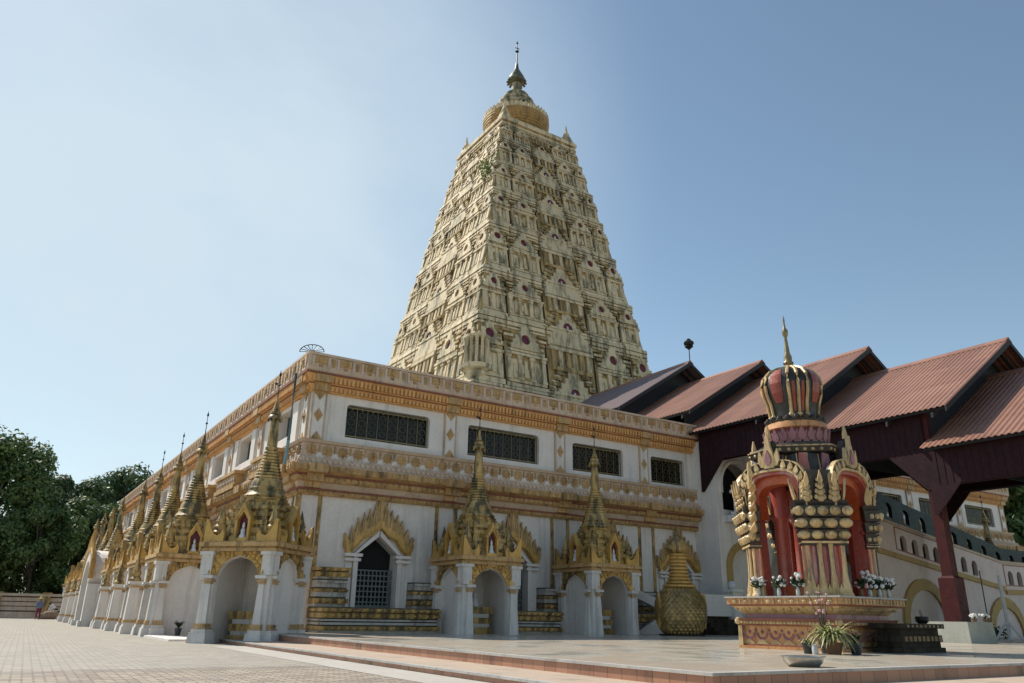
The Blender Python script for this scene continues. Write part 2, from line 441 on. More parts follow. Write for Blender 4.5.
# ------------------------------------------------------------------ the hall
X0, X1, Y0, Y1 = 8.75, 58.75, 27.6, 77.6
hall = thing('temple_hall', (33.75, 52.6, 0),
             'two storey white temple hall with gold cornices and a flat parapet round its roof', 'temple')
MF = Matrix(((1, 0, 0, 0), (0, -1, 0, Y0), (0, 0, 1, 0), (0, 0, 0, 1)))     # (u, out, z) on the front
ML = Matrix(((0, -1, 0, X0), (1, 0, 0, 0), (0, 0, 1, 0), (0, 0, 0, 1)))    # (u, out, z) on the left side
def mir(u): return X0 + X1 - u
fwin = [(10.15, 13.70, 7.2, 8.48), (15.5, 19.1, 7.17, 8.45), (20.95, 23.92, 7.14, 8.4), (25.68, 27.9, 7.1, 8.35)]
fwin += [(mir(b), mir(a), c, d) for a, b, c, d in fwin]
lp = [34.1 + 5.1*k for k in range(9)]
lwin = [(29.6, 31.7, 7.5, 8.6)] + [(p + 1.45, p + 3.65, 7.45, 8.6) for p in lp[:-1]] + [(76-1.9, 76, 7.45, 8.6)]
doors = [11.82, 17.7, 23.0, 27.1]
DW = .78
fdoor = [(c - DW, c + DW, .3, 3.62) for c in doors] + [(mir(c) - DW, mir(c) + DW, .3, 3.62) for c in doors]

def wall(mb, u0, u1, z0, z1, holes):
    us = sorted({u0, u1} | {h[0] for h in holes} | {h[1] for h in holes})
    zs = sorted({z0, z1} | {h[2] for h in holes} | {h[3] for h in holes})
    for i in range(len(us) - 1):
        for j in range(len(zs) - 1):
            cu, cz = (us[i] + us[i+1])/2, (zs[j] + zs[j+1])/2
            if any(h[0] < cu < h[1] and h[2] < cz < h[3] for h in holes): continue
            mb.add([(us[i], 0, zs[j]), (us[i+1], 0, zs[j]), (us[i+1], 0, zs[j+1]), (us[i], 0, zs[j+1])], [(0, 1, 2, 3)])
def reveal(mb, h, d):
    a, b, c, e = h
    mb.add([(a, 0, c), (a, 0, e), (a, -d, e), (a, -d, c)], [(0, 1, 2, 3)])
    mb.add([(b, 0, c), (b, 0, e), (b, -d, e), (b, -d, c)], [(0, 1, 2, 3)])
    mb.add([(a, 0, c), (b, 0, c), (b, -d, c), (a, -d, c)], [(0, 1, 2, 3)])
    mb.add([(a, 0, e), (b, 0, e), (b, -d, e), (a, -d, e)], [(0, 1, 2, 3)])
w = MB(); w.M = MF
wall(w, X0, X1, 0, 9.4, fwin + fdoor)
for h in fwin: reveal(w, h, .32)
for h in fdoor: reveal(w, h, .6)
for a, b, c, d in fwin:                     # rounded upper corners of the openings
    for (u, s) in ((a, 1), (b, -1)):
        r = .16
        pts = [(u, d)] + [(u + s*r*(1 - math.sin(t)), d - r*(1 - math.cos(t))) for t in [PI/2*k/5 for k in range(6)]]
        w.ext(pts, (0, -.002, 0), (1, 0, 0), (0, 0, 1), (0, -.3, 0))
for a, b, c, d in fdoor:                    # pointed heads of the doors
    m = (a + b)/2; sp = 3.0
    for s in (-1, 1):
        e = m + s*DW
        pts = [(e, sp), (e, d), (m, d)]
        w.ext(pts, (0, -.003, 0), (1, 0, 0), (0, 0, 1), (0, -.5, 0))
w.M = ML
wall(w, Y0, Y1, 0, 9.4, lwin)
for h in lwin: reveal(w, h, .45)
w.M = Matrix.Identity(4)
w.add([(X1, Y0, 0), (X1, Y1, 0), (X1, Y1, 9.4), (X1, Y0, 9.4)], [(0, 1, 2, 3)])
w.add([(X0, Y1, 0), (X1, Y1, 0), (X1, Y1, 9.4), (X0, Y1, 9.4)], [(0, 1, 2, 3)])
w.build('wall', M['white'], hall, world=True, recalc=False)
r = MB(); r.add([(X0-.3, Y0-.3, 9.5), (X1+.3, Y0-.3, 9.5), (X1+.3, Y1+.3, 9.5), (X0-.3, Y1+.3, 9.5)], [(0, 1, 2, 3)])
r.build('flat_roof', M['concrete'], hall, world=True)

def sweep_part(name, prof, mat):
    s = MB(); s.sweep(prof, X0, X1, Y0, Y1); return s.build(name, mat, hall, world=True)
# lower cornice, bottom to top (out, z)
low = part_empty('lower_cornice', hall)
up = part_empty('upper_cornice', hall)
par = part_empty('parapet', hall)
def sw(parent, name, prof, mat):
    s = MB(); s.sweep(prof, X0, X1, Y0, Y1); return s.build(name, mat, parent, world=True)
def run(u0, u1, step):
    n = max(1, int(round((u1 - u0)/step))); return [u0 + (k + .5)*(u1 - u0)/n for k in range(n)]
sides = [(MF, X0, X1), (ML, Y0, Y1)]
# bosses of the bead mouldings, scallops, rosettes, dentils, parapet squares
def pyr(mb, u, z, o, w_, h_, d):
    mb.add([(u-w_/2, o, z-h_/2), (u+w_/2, o, z-h_/2), (u+w_/2, o, z+h_/2), (u-w_/2, o, z+h_/2), (u, o+d, z)],
           [(0, 1, 4), (1, 2, 4), (2, 3, 4), (3, 0, 4)])
def disc(mb, u, z, o, r, d, n=8, rot=0):
    vs = [(u, o + d, z)]
    for i in range(n*2):
        a = PI*i/n + rot; rr = r if i % 2 == 0 else r*.72
        vs.append((u + rr*math.cos(a), o + (d*.5 if i % 2 == 0 else d*.25), z + rr*math.sin(a)))
    mb.add(vs, [(0, 1+i, 1+(i+1) % (2*n)) for i in range(2*n)])
b1 = MB(); b2 = MB(); lg = MB(); sc = MB(); ro = MB(); rg = MB(); dn = MB(); pq = MB(); pu = MB(); rtri = MB()
for Mx, a, b in sides:
    for q in (b1, b2, lg, sc, ro, rg, dn, pq, pu, rtri): q.M = Mx
    for u in run(a - .15, b + .15, .19): b1.cbox(u, .20, 5.03, .12, .05, .09); pyr(b1, u, 5.03, .225, .12, .09, .04)
    for u in run(a - .4, b + .4, .24): pyr(b2, u, 5.49, .42, .17, .14, .07)
    for u in run(a - .65, b + .65, .62):
        lg.cbox(u, .685, 5.81, .42, .05, .19); disc(lg, u, 5.81, .71, .085, .05, 6)
    for u in run(a - .4, b + .4, .21): sc.cbox(u, .45, 6.08, .13, .1, .10); pyr(sc, u + .1, 6.19, .38, .13, .1, .05)
    us = run(a - .2, b + .2, .60)
    for u in us:
        disc(ro, u, 6.53, .245, .22, .09, 8)
        rg.cbox(u + .30, .25, 6.52, .06, .05, .42)
        rtri.add([(u + .14, .27, 6.27), (u + .46, .27, 6.27), (u + .30, .29, 6.47), (u + .30, .25, 6.27)], [(0, 1, 2)])
        pyr(rtri, u + .30, 6.35, .262, .2, .16, .05)
    for u in run(a - .1, b + .1, .17): dn.cbox(u, .19, 8.90, .09, .10, .18)
    for u in run(a - .2, b + .2, .17): dn.cbox(u, .34, 9.22, .09, .12, .24)
    for u in run(a - .42, b + .42, .98):
        pq.cbox(u, .44, 9.90, .46, .06, .26); disc(pq, u, 9.90, .47, .15, .05, 6); pyr(pq, u, 9.66, .42, .24, .16, .04)
        for s in (-.3, .3):
            pu.cbox(u + s, .44, 9.82, .10, .07, .42); pyr(pu, u + s, 9.60, .44, .16, .16, .04)
        pyr(pq, u + .49, 9.84, .43, .14, .34, .05)
def swm(parent, name, prof, mat, *extra):
    s_ = MB(); s_.sweep(prof, X0, X1, Y0, Y1); mats = [mat]
    for mb, mm in extra:
        if mm not in mats: mats.append(mm)
        s_.take(mb, mats.index(mm))
    return s_.build(name, mats, parent, world=True, recalc=False)
swm(low, 'bead_moulding', [(0, 4.93), (.16, 4.93), (.2, 4.98), (.2, 5.08), (0, 5.08)], M['goldc'], (b1, M['goldc']))
swm(low, 'red_fillet', [(0, 5.083), (.24, 5.083), (.24, 5.15), (0, 5.15)], M['redp'])
swm(low, 'flat_band', [(0, 5.153), (.2, 5.153), (.30, 5.36), (0, 5.36)], M['pale'])
swm(low, 'bead_moulding', [(0, 5.363), (.36, 5.363), (.42, 5.42), (.42, 5.56), (0, 5.56)], M['goldc'], (b2, M['goldc']))
swm(low, 'red_fillet', [(0, 5.563), (.46, 5.563), (.46, 5.63), (0, 5.63)], M['redp'])
swm(low, 'ledge', [(0, 5.633), (.50, 5.633), (.66, 5.70), (.70, 5.93), (.0, 5.96)], M['goldc'], (lg, M['goldc']))
swm(low, 'scallop_band', [(0, 5.965), (.50, 5.965), (.34, 6.26), (0, 6.26)], M['pinkw'], (sc, M['pinkw']))
swm(low, 'rosette_band', [(0, 6.263), (.26, 6.263), (.22, 6.78), (0, 6.78)], M['pinkw'], (ro, M['goldc']), (rg, M['goldc']), (rtri, M['white']))
swm(low, 'gold_fillet', [(0, 6.783), (.30, 6.783), (.34, 6.90), (0, 6.93)], M['pale'])
swm(up, 'dentil_band', [(0, 8.76), (.10, 8.76), (.22, 9.02), (0, 9.02)], M['orange'], (dn, M['orange']))
swm(up, 'red_fillet', [(0, 9.023), (.25, 9.023), (.25, 9.06), (0, 9.06)], M['redp'])
swm(up, 'dentil_band', [(0, 9.063), (.24, 9.063), (.38, 9.38), (0, 9.38)], M['orange'])
swm(up, 'red_fillet', [(0, 9.383), (.44, 9.383), (.44, 9.45), (0, 9.45)], M['redp'])
swm(par, 'parapet_wall', [(0, 9.453), (.40, 9.453), (.44, 9.52), (.40, 10.06), (.46, 10.08), (.46, 10.17), (.1, 10.17)], M['pinkw'], (pq, M['goldc']), (pu, M['pinkw']))

# pilasters of the upper storey, with strips below
def pilaster(Mx, u, wd=.5):
    e = part_empty('pilaster', hall)
    p = MB(); p.M = Mx
    p.box(u - wd/2, 0, 6.93, u + wd/2, .07, 8.76)
    p.build('shaft', M['white'], e, world=True)
    for s in (-1, 1):
        t = MB(); t.M = Mx
        t.box(u + s*wd/2 - .03, .0, 6.935, u + s*wd/2 + .03, .09, 8.755)
        t.build('edge_strip', M['pale'], e, world=True)
    r_ = .17
    def one(name, fn):
        d = MB(); d.M = Mx; fn(d); d.build(name, M['goldc'], e, world=True)
    one('gilded_diamond', lambda d: (d.ext([(u - r_, 7.88), (u, 7.62), (u + r_, 7.88), (u, 8.14)], (0, .07, 0), (1, 0, 0), (0, 0, 1), (0, .03, 0)), disc(d, u, 7.88, .10, .10, .05, 4)))
    one('gilded_triangle', lambda d: d.ext([(u - wd/2 + .03, 6.96), (u + wd/2 - .03, 6.96), (u, 7.26)], (0, .07, 0), (1, 0, 0), (0, 0, 1), (0, .03, 0)))
    one('gilded_triangle', lambda d: d.ext([(u - wd/2 + .03, 8.74), (u + wd/2 - .03, 8.74), (u, 8.46)], (0, .07, 0), (1, 0, 0), (0, 0, 1), (0, .03, 0)))
    one('cornice_break', lambda d: (d.box(u - wd/2 - .08, .2, 9.09, u + wd/2 + .08, .43, 9.37), d.box(u - wd/2 - .06, .1, 8.78, u + wd/2 + .06, .27, 9.085)))
    one('ledge_break', lambda d: (d.box(u - wd/2 - .1, .4, 5.65, u + wd/2 + .1, .80, 5.95), d.box(u - wd/2 - .06, .2, 5.37, u + wd/2 + .06, .50, 5.645), d.box(u - wd/2 - .04, .0, 5.16, u + wd/2 + .04, .33, 5.365)))
    for s in (-1, 1):
        s_ = MB(); s_.M = Mx
        s_.box(u + s*.42 - .07, 0, 1.2, u + s*.42 + .07, .05, 4.93)
        for z in [1.4 + .3*k for k in range(12)]: pyr(s_, u + s*.42, z, .05, .12, .22, .03)
        s_.build('gold_strip', M['gold'], e, world=True)
for u in (9.02, 14.62, 20.2, 25.18, mir(25.18), mir(20.2), mir(14.62), mir(9.02)): pilaster(MF, u)
for u in [28.1] + lp + [76.9]: pilaster(ML, u, .6)

# windows
def grille(h, Mx):
    a, b, c, d = h
    e = part_empty('window', hall)
    p = MB(); p.M = Mx; p.add([(a, -.31, c), (b, -.31, c), (b, -.31, d), (a, -.31, d)], [(0, 1, 2, 3)])
    p.build('pane', M['glass'], e, world=True, recalc=False)
    q = MB(); q.M = Mx
    i = .09; t = .02
    for z in (c + i, d - i): q.box(a + .03, -.16, z - t, b - .03, -.12, z + t)
    n = max(4, int((b - a)/.42)); st = (b - a - .1)/n
    for k in range(n + 1): q.box(a + .05 + st*k - .008, -.155, c + .02, a + .05 + st*k + .008, -.125, d - .04)
    for k in range(n):
        u = a + .05 + st*(k + .5)
        for z, r_ in (((c + d)/2, .13), ((c + d)/2 + .32, .11), ((c + d)/2 - .32, .11)):
            q.tube([(u + r_*math.cos(2*PI*j/10), -.14, z + r_*math.sin(2*PI*j/10)) for j in range(11)], .007, 4)
        pyr(q, u, d - .12, -.12, .08, .08, .03)
    q.build('gilded_grille', M['grille'], e, world=True, recalc=False)
for h in fwin: grille(h, MF)
for a, b, c, d in lwin:
    e = part_empty('window', hall)
    p = MB(); p.M = ML; p.box(a, -.44, c, b, -.40, d)
    p.build('pane', M['glass'], e, world=True)
    f = MB(); f.M = ML
    f.box(a + .1, -.40, c + .05, (a + b)/2 - .03, -.34, d - .05); f.box((a + b)/2 + .35, -.40, c + .05, b - .1, -.35, d - .05)
    f.build('shutter', M['shutter'], e, world=True)
    f = MB(); f.M = ML                                        # broad raised white surround
    A, B, C_, D = a - .75, b + .75, c - .42, d + .1
    f.box(A, 0, C_, a - .12, .10, D); f.box(b + .12, 0, C_, B, .10, D); f.box(a - .12, 0, C_, b + .12, .10, c - .1)
    f.build('surround', M['white'], e, world=True)
    f = MB(); f.M = ML
    f.box(A + .1, 0, 5.97, B - .1, .78, 6.15); f.box(A + .18, 0, 6.15, B - .18, .70, 6.62); f.box(A + .1, 0, 6.62, B - .1, .78, 6.76)
    f.build('balcony_box', M['goldc'], e, world=True)
    f = MB(); f.M = ML
    for u in run(A + .2, B - .2, .3): disc(f, u, 6.38, .70, .13, .05, 6)
    f.build('rosette_trim', M['pinkw'], e, world=True, recalc=False)

# doors with flame pediments
def flame_pediment(mb, tb, c, z0, hw, hh, o):
    """row of flame tongues rising to the middle over a wavy gold band"""
    def arch(t, k):                       # t in -1..1
        return (c + t*hw*k, z0 + (hh*.50*k)*(1 - abs(t)**1.25) + .05*math.cos(abs(t)*11))
    n = 24
    ts = [-1 + 2*i/n for i in range(n + 1)]
    A = [arch(t, .80) for t in ts]; B = [arch(t, 1.0) for t in ts]
    B = [(x, z + .14) for x, z in B]
    mb.strip(A, B, (0, o, 0), (1, 0, 0), (0, 0, 1), (0, .16, 0))
    mb.strip([(x, z + .03) for x, z in A], [(x, z + .10) for x, z in A], (0, o + .16, 0), (1, 0, 0), (0, 0, 1), (0, .06, 0))
    k = 13
    for i in range(k):
        t = -0.9 + 1.8*i/(k - 1)
        x, z = arch(t, 1.0); z += .05
        hgt = hh*(.24 + .22*(1 - abs(t))) * (1.45 if i == k//2 else 1)
        wd = hw*.088*(1.5 if i == k//2 else 1); ln = .10*t
        pts = [(x - wd, z), (x + wd, z), (x + wd*1.15 + ln*.4, z + hgt*.4), (x + wd*.35 + ln*.9, z + hgt*.75), (x + ln*1.3, z + hgt),
               (x - wd*.4 + ln*.7, z + hgt*.72), (x - wd*.95 + ln*.3, z + hgt*.35)]
        tb.ext(pts, (0, o + .01 + .03*(i % 2), 0), (1, 0, 0), (0, 0, 1), (0, .11, 0))
        tb.ext([(x - wd*.35, z), (x + wd*.35, z), (x + wd*.4 + ln*.3, z + hgt*.45), (x + ln*.8, z + hgt*.72), (x - wd*.35 + ln*.3, z + hgt*.4)], (0, o + .12 + .03*(i % 2), 0), (1, 0, 0), (0, 0, 1), (0, .03, 0))
    for s in (-1, 1):                     # upturned ends
        e = [(0, 0), (.16, -.06), (.34, .05), (.40, .35), (.52, .70), (.34, .48), (.24, .22), (.10, .16), (-.06, .18)]
        mb.ext([(c + s*(hw*.78 + x*.62), z0 - .06 + z*.95) for x, z in e], (0, o + .03, 0), (1, 0, 0), (0, 0, 1), (0, .15, 0))
for h in fdoor:
    a, b, c, d = h; m = (a + b)/2
    e = part_empty('door', hall)
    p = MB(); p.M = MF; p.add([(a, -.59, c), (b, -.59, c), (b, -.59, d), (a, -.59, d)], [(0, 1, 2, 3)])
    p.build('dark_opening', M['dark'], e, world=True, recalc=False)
    q = MB(); q.M = MF
    q.box(a, -.3, 1.15, b, -.28, 1.2)
    for k in range(11): u = a + (b - a)*k/10; q.box(u - .022, -.32, .5, u + .022, -.29, 2.42)
    for k in range(10): z = .75 + (2.42 - .75)*k/9; q.box(a, -.285, z - .022, b, -.26, z + .022)
    q.build('lattice_gate', M['lattice'], e, world=True)
    f = MB(); f.M = MF
    for s in (-1, 1):
        for (o0, w0, u0, z1) in ((.14, .17, DW + .09, 2.98), (.07, .26, DW + .34, 2.62)):
            f.box(m + s*u0 - w0/2, 0, .3, m + s*u0 + w0/2, o0, z1)
        f.box(m + s*(DW + .22) - .30, 0, 2.70, m + s*(DW + .22) + .30, .20, 2.80)
        f.box(m + s*(DW + .22) - .34, 0, 2.86, m + s*(DW + .22) + .34, .24, 2.97)
        f.ext([(m + s*(DW + .17), 2.98), (m + s*DW, 3.0), (m + s*.02, 3.63), (m + s*.02, 3.86)], (0, .01, 0), (1, 0, 0), (0, 0, 1), (0, .12, 0))
    f.build('door_frame', M['white'], e, world=True)
    g_ = MB(); g_.M = MF
    tg = MB(); tg.M = MF
    flame_pediment(g_, tg, m, 3.02, 1.38, 2.05, .03)
    fp_ = g_.build('flame_pediment', M['goldb'], e, world=True)
    tg.build('flame_trim', M['tan'], fp_, world=True)

# stepped gold banded bases between the pavilions along the front, and plinth along the left side
def banded_base(parent, name, Mx, u0, u1, o1, z0, tiers):
    """tiers: (out, z_bottom, z_top, kind) kind g gold roll / w white fillet"""
    gm = MB(); wm = MB(); dm = MB(); gm.M = wm.M = dm.M = Mx
    for o, za, zb, k in tiers:
        mb = {'g': gm, 'w': wm, 'd': dm}[k]
        mb.box(u0 - (.05 if k == 'g' else 0), 0.002, za, u1 + (.05 if k == 'g' else 0), o, zb)
        if k == 'g':
            n = max(2, int((u1 - u0)/.26))
            for i in range(n):
                u = u0 + (u1 - u0)*(i + .5)/n
                pyr(gm, u, (za + zb)/2, o, .23, (zb - za)*.85, .06)
    e = part_empty(name, parent)
    gm.build('gold_course', M['gold'], e, world=True); wm.build('white_course', M['stone'], e, world=True)
    if dm.v: dm.build('mossy_shadow_groove', M['groove'], e, world=True)  # shadow gaps between the courses put in as dark colour, moss included
bench = [(1.40, ZP, .37, 'w'), (1.52, .375, .50, 'g'), (1.36, .505, .54, 'd'), (1.42, .543, .62, 'w'), (1.36, .623, .66, 'd'), (1.46, .663, .72, 'w'), (1.38, .723, .76, 'd'), (1.50, .763, .92, 'g'), (1.44, .923, .95, 'd'), (1.58, .953, 1.07, 'g'), (1.48, 1.073, 1.11, 'd')]
upper = [(.56, 1.115, 1.22, 'w'), (.66, 1.223, 1.38, 'g'), (.54, 1.383, 1.44, 'd'), (.58, 1.443, 1.60, 'w'), (.62, 1.603, 1.70, 'g'), (.56, 1.703, 1.75, 'd'), (.60, 1.753, 1.90, 'w'), (.68, 1.903, 1.98, 'w'), (.62, 1.983, 2.03, 'd'), (.66, 2.033, 2.10, 'w'), (.72, 2.103, 2.26, 'g'), (.66, 2.263, 2.30, 'd'), (.76, 2.303, 2.42, 'g')]
for a, b in ((9.4, 13.75), (16.45, 19.2), (21.85, 24.3)):
    banded_base(hall, 'bench_base', MF, a, b, 1.5, ZP, bench)
ends = [(9.4, doors[0] - 1.3), (doors[0] + 1.3, 16.0), (doors[1] + 1.3, 21.6), (doors[2] + 1.3, doors[3] - 1.3)]
for i, (a, b) in enumerate(ends): banded_base(hall, 'stepped_base', MF, a, b, .7, ZP, upper if i == 0 else upper[:9])
left_t = [(1.0, 0, .35, 'w'), (1.08, .353, .62, 'g'), (.95, .623, .8, 'w'), (1.05, .803, 1.05, 'g'), (.6, 1.053, 1.8, 'w'), (.72, 1.803, 2.1, 'g')]
banded_base(hall, 'stepped_base', ML, 30.5, 75.0, 1, 0, left_t)

# drain pipe on the corner, wire fan on the parapet corner
p = MB(); p.tube([(8.20, 28.15, 9.5), (8.20, 28.15, 6.9), (8.16, 28.15, 5.97)], .06, 8)
p.build('drain_pipe', M['pipe'], hall, True, world=True)
p = MB()
cx, cy, cz = 8.45, 27.3, 10.17
dirv = Vector((.85, -.53, 0)).normalized()
arcp = lambda r, a: (cx + dirv.x*r*math.cos(a), cy + dirv.y*r*math.cos(a), cz + .02 + r*.62*math.sin(a))
p.tube([arcp(.46, PI*k/16) for k in range(17)], .018, 5)
for k in range(9): p.tube([arcp(.05, PI*k/8), arcp(.46, PI*k/8)], .013, 4)
fan = p.build('wire_fan', M['iron']); tag(fan, 'small iron half wheel fan standing on the front corner of the parapet', 'roof ornament')
# ------------------------------------------------------------------ pavilion shrines
PH = 1.25
def pavilion(base_pads, pier_extra):
    """open fronted shrine (front = local -Y) under a gilded bell stupa; z=0 at its base"""
    root = bpy.data.objects.new('pavilion_shrine', None); col.objects.link(root)
    dz = pier_extra
    cap = 1.55 + dz; apex = 2.16 + dz; top = 2.34 + dz
    h = PH
    for sx in (-1, 1):
        for sy in (-1, 1):
            m = MB(); gs = []
            cx, cy = sx*(h - .27), sy*(h - .27)
            m.cbox(sx*(h - .24), sy*(h - .24), cap/2 + .2, .26, .26, cap + .4)
            for (px, py) in ((sx*(h - .13), sy*(h - .36)), (sx*(h - .36), sy*(h - .13))):     # two engaged columns
                pw = .20
                m.fr(px - pw/2 - .05, py - pw/2 - .05, px + pw/2 + .05, py + pw/2 + .05, 0, px - pw/2 + .02, py - pw/2 + .02, px + pw/2 - .02, py + pw/2 - .02, cap)
                m.cbox(px, py, cap + .045, pw + .16, pw + .16, .09)
                g = MB(); gs.append(g)
                g.cbox(px, py, cap - .07, pw + .07, pw + .07, .06); g.cbox(px, py, cap - .14, pw + .04, pw + .04, .035)
                if base_pads:
                    g = MB(); gs.append(g)
                    g.cbox(px, py, .50, pw + .12, pw + .12, .10); g.cbox(px, py, .41, pw + .17, pw + .17, .035)
                    m.fr(px - .27, py - .27, px + .27, py + .27, 0, px - .24, py - .24, px + .24, py + .24, .30)
                    m.cbox(px, py, .345, .40, .40, .09)
            m.cbox(sx*(h - .22), sy*(h - .22), (cap + top)/2 + .05, .38, .38, top - cap - .1)
            m.cbox(sx*(h - .22), sy*(h - .22), top - .05, .48, .48, .10)
            p = m.build('pier', M['pier'], root)
            for g in gs: g.build('gold_ring', M['goldc'], p)
    # arched walls: front open, the other three blind
    aw = h - .49
    N_ = 14
    def arc(r0, zr, k=1.0):
        out = []
        for i in range(N_ + 1):
            t = -1 + 2*i/N_
            x = r0*t
            z = cap + (zr - cap)*(1 - abs(t)**2.3)**.62 + .06*max(0, 1 - abs(t)*5)
            out.append((x, z))
        return out
    for q in range(4):
        A = Matrix.Rotation(q*PI/2, 4, 'Z')
        m = MB(); m.M = A
        inner = arc(aw, apex); outer = [(x, top) for x, z in inner]
        yf = -h + .16
        m.strip(inner, outer, (0, yf, 0), (1, 0, 0), (0, 0, 1), (0, .22, 0))
        for s in (-1, 1): m.box(s*aw if s > 0 else -aw - .16, yf + .001, 0, aw + .16 if s > 0 else -aw, yf + .22, top)
        if q: m.box(-aw, yf + .17, 0, aw, yf + .21, apex + .05)
        m.build('arch_wall', M['white'], root)
        # flame carved arch trim
        if q != 2:
            t = MB(); t.M = A
            a0 = arc(aw - .02, apex + .02); n = len(a0)
            a1 = []
            for i, (x, z) in enumerate(a0):
                k = abs(-1 + 2*i/N_)
                a1.append((x*1.0 + (.33 if x > 0 else -.33)*k**1.6, z + .26 + .12*(1 - k)))
            # the trim starts a little above the capitals and swells outward there
            t.strip(a0[:], a1[:], (0, yf - .03, 0), (1, 0, 0), (0, 0, 1), (0, .05, 0))
            for i in range(N_ + 1):
                for (f_, rr) in ((.25, .075), (.55, .075), (.85, .085)):
                    x = a0[i][0]*(1 - f_) + a1[i][0]*f_; z = a0[i][1]*(1 - f_) + a1[i][1]*f_
                    x += random.uniform(-.02, .02); z += random.uniform(-.02, .02)
                    if i < N_ and random.random() < .9:
                        t.ball((x, yf - .045, z), rr, 5, 4, 1, .75, 1)
            for s in (-1, 1): t.ball((s*(aw + .14), yf - .05, cap + .18), .18, 8, 6, 1, .5, 1.1)
            t.ext([(-.16, apex + .12), (.16, apex + .12), (.11, apex + .38), (0, apex + .66), (-.11, apex + .38)], (0, yf - .09, 0), (1, 0, 0), (0, 0, 1), (0, .07, 0))
            t.build('arch_trim', M['goldb'] if q == 0 else M['gold'], root)
    c = MB(); c.box(-h + .3, -h + .3, apex + .08, h - .3, h - .3, apex + .12); c.build('ceiling', M['white'], root)
    # inside: pedestal
    g = MB(); w_ = MB()
    for i, (a, b, o, k) in enumerate(((0, .22, .62, 'g'), (.22, .34, .50, 'w'), (.34, .55, .58, 'g'), (.55, .68, .48, 'w'), (.68, .92, .62, 'g'))):
        (g if k == 'g' else w_).box(-o, -.25, a + .001, o, h - .35, b - .001)
    pe = g.build('pedestal', M['gold'], root); w_.build('white_course', M['stone'], pe)
    s = MB(); s.lathe([(.17, .92), (.19, 1.0), (.12, 1.16), (.07, 1.24), (.10, 1.32), (.06, 1.42), (.01, 1.46)], 10, .15, .25)
    s.build('seated_figure', M['statue'], root, True)
    # ledge
    l = MB()
    for (a, b, o) in ((top, top + .09, h + .02), (top + .09, top + .15, h - .04), (top + .15, top + .27, h + .06), (top + .27, top + .31, h)):
        l.box(-o, -o, a + .001, o, o, b)
    l.build('ledge', M['goldc'], root)
    z = top + .31
    # horned corner leaves: one smooth upright U shaped plate on each side of each corner
    for sx in (-1, 1):
        for sy in (-1, 1):
            a = MB()
            U = [(0, 0), (.66, 0), (.68, .20), (.62, .38), (.54, .22), (.42, .16), (.30, .22), (.19, .40), (.10, .58), (.0, .66)]
            a.ext([(u, v) for u, v in U], (sx*(h - .02), sy*(h - .02), z), (-sx, 0, 0), (0, 0, 1), (0, -sy*.09, 0))
            a.ext([(u, v) for u, v in U], (sx*(h - .02), sy*(h - .023), z), (0, -sy, 0), (0, 0, 1), (-sx*.09, 0, 0))
            a.build('corner_horn', M['goldb'], root)
    # niches with a figure on the four sides
    for q in range(4):
        A = Matrix.Rotation(q*PI/2, 4, 'Z')
        n_ = MB(); n_.M = A
        w2 = .25; y0 = -h + .06
        O = [(-w2, 0), (-w2, .68), (0, 1.02), (w2, .68), (w2, 0)]
        I = [(-w2 + .07, .10), (-w2 + .07, .64), (0, .90), (w2 - .07, .64), (w2 - .07, .10)]
        n_.strip(I, O, (0, y0, z), (1, 0, 0), (0, 0, 1), (0, .55, 0))
        n_.box(-w2 + .001, y0, z, w2 - .001, y0 + .55, z + .10)
        n_.box(-w2 + .09, y0 + .30, z + .1, w2 - .09, y0 + .54, z + .70)
        n_.ext([(-w2 - .05, .64), (-w2, .64), (0, 1.0), (w2, .64), (w2 + .05, .64), (.04, 1.12), (0, 1.2), (-.04, 1.12)], (0, y0 - .03, z), (1, 0, 0), (0, 0, 1), (0, .2, 0))
        no = n_.build('niche', M['goldb'], root)
        d = MB(); d.M = A
        d.ext(I, (0, y0 + .16, z), (1, 0, 0), (0, 0, 1), (0, .03, 0)); d.build('niche_recess', M['maroon'], no)
        f = MB(); f.M = A
        f.lathe([(.11, z + .1), (.11, z + .16), (.07, z + .22), (.075, z + .34), (.03, z + .40), (.05, z + .46), (.03, z + .54), (.005, z + .58)], 8, 0, y0 + .10)
        f.build('seated_figure', M['statue'], no, True)
    # small spirelets between
    for sx in (-1, 1):
        for sy in (-1, 1):
            s = MB()
            s.lathe([(.26, z), (.26, z + .16), (.20, z + .18), (.24, z + .30), (.17, z + .36), (.21, z + .46), (.14, z + .56), (.17, z + .62), (.10, z + .80), (.05, z + 1.0), (.01, z + 1.16)], 10, sx*.90, sy*.90)
            s.build('spirelet', M['stup'], root, True)
    # redented terraces
    t = MB()
    steps = [(1.06, 0, .16), (.98, .16, .26), (1.03, .26, .42), (.93, .42, .52), (.98, .52, .66), (.86, .66, .78), (.91, .78, .92), (.78, .92, 1.02), (.84, 1.02, 1.14), (.73, 1.14, 1.26)]
    for o, a, b in steps:
        i = o*.72
        t.box(-o, -i, z + a + .001, o, i, z + b); t.box(-i, -o, z + a + .002, i, o, z + b - .001)
        j = o*.87; t.box(-j, -j, z + a + .003, j, j, z + b - .002)
    t.build('terraces', M['stup'], root)
    zb = z + 1.26
    b = MB()
    b.lathe([(.78, zb), (.80, zb + .06), (.71, zb + .08), (.74, zb + .16), (.65, zb + .18), (.69, zb + .24), (.67, zb + .27), (.60, zb + .34), (.56, zb + .44), (.58, zb + .47), (.57, zb + .51), (.53, zb + .53), (.51, zb + .66), (.43, zb + .82)], 20)
    b.build('bell', M['stup'], root, True)
    zc = zb + .82
    s = MB(); prof = []
    nr = 9
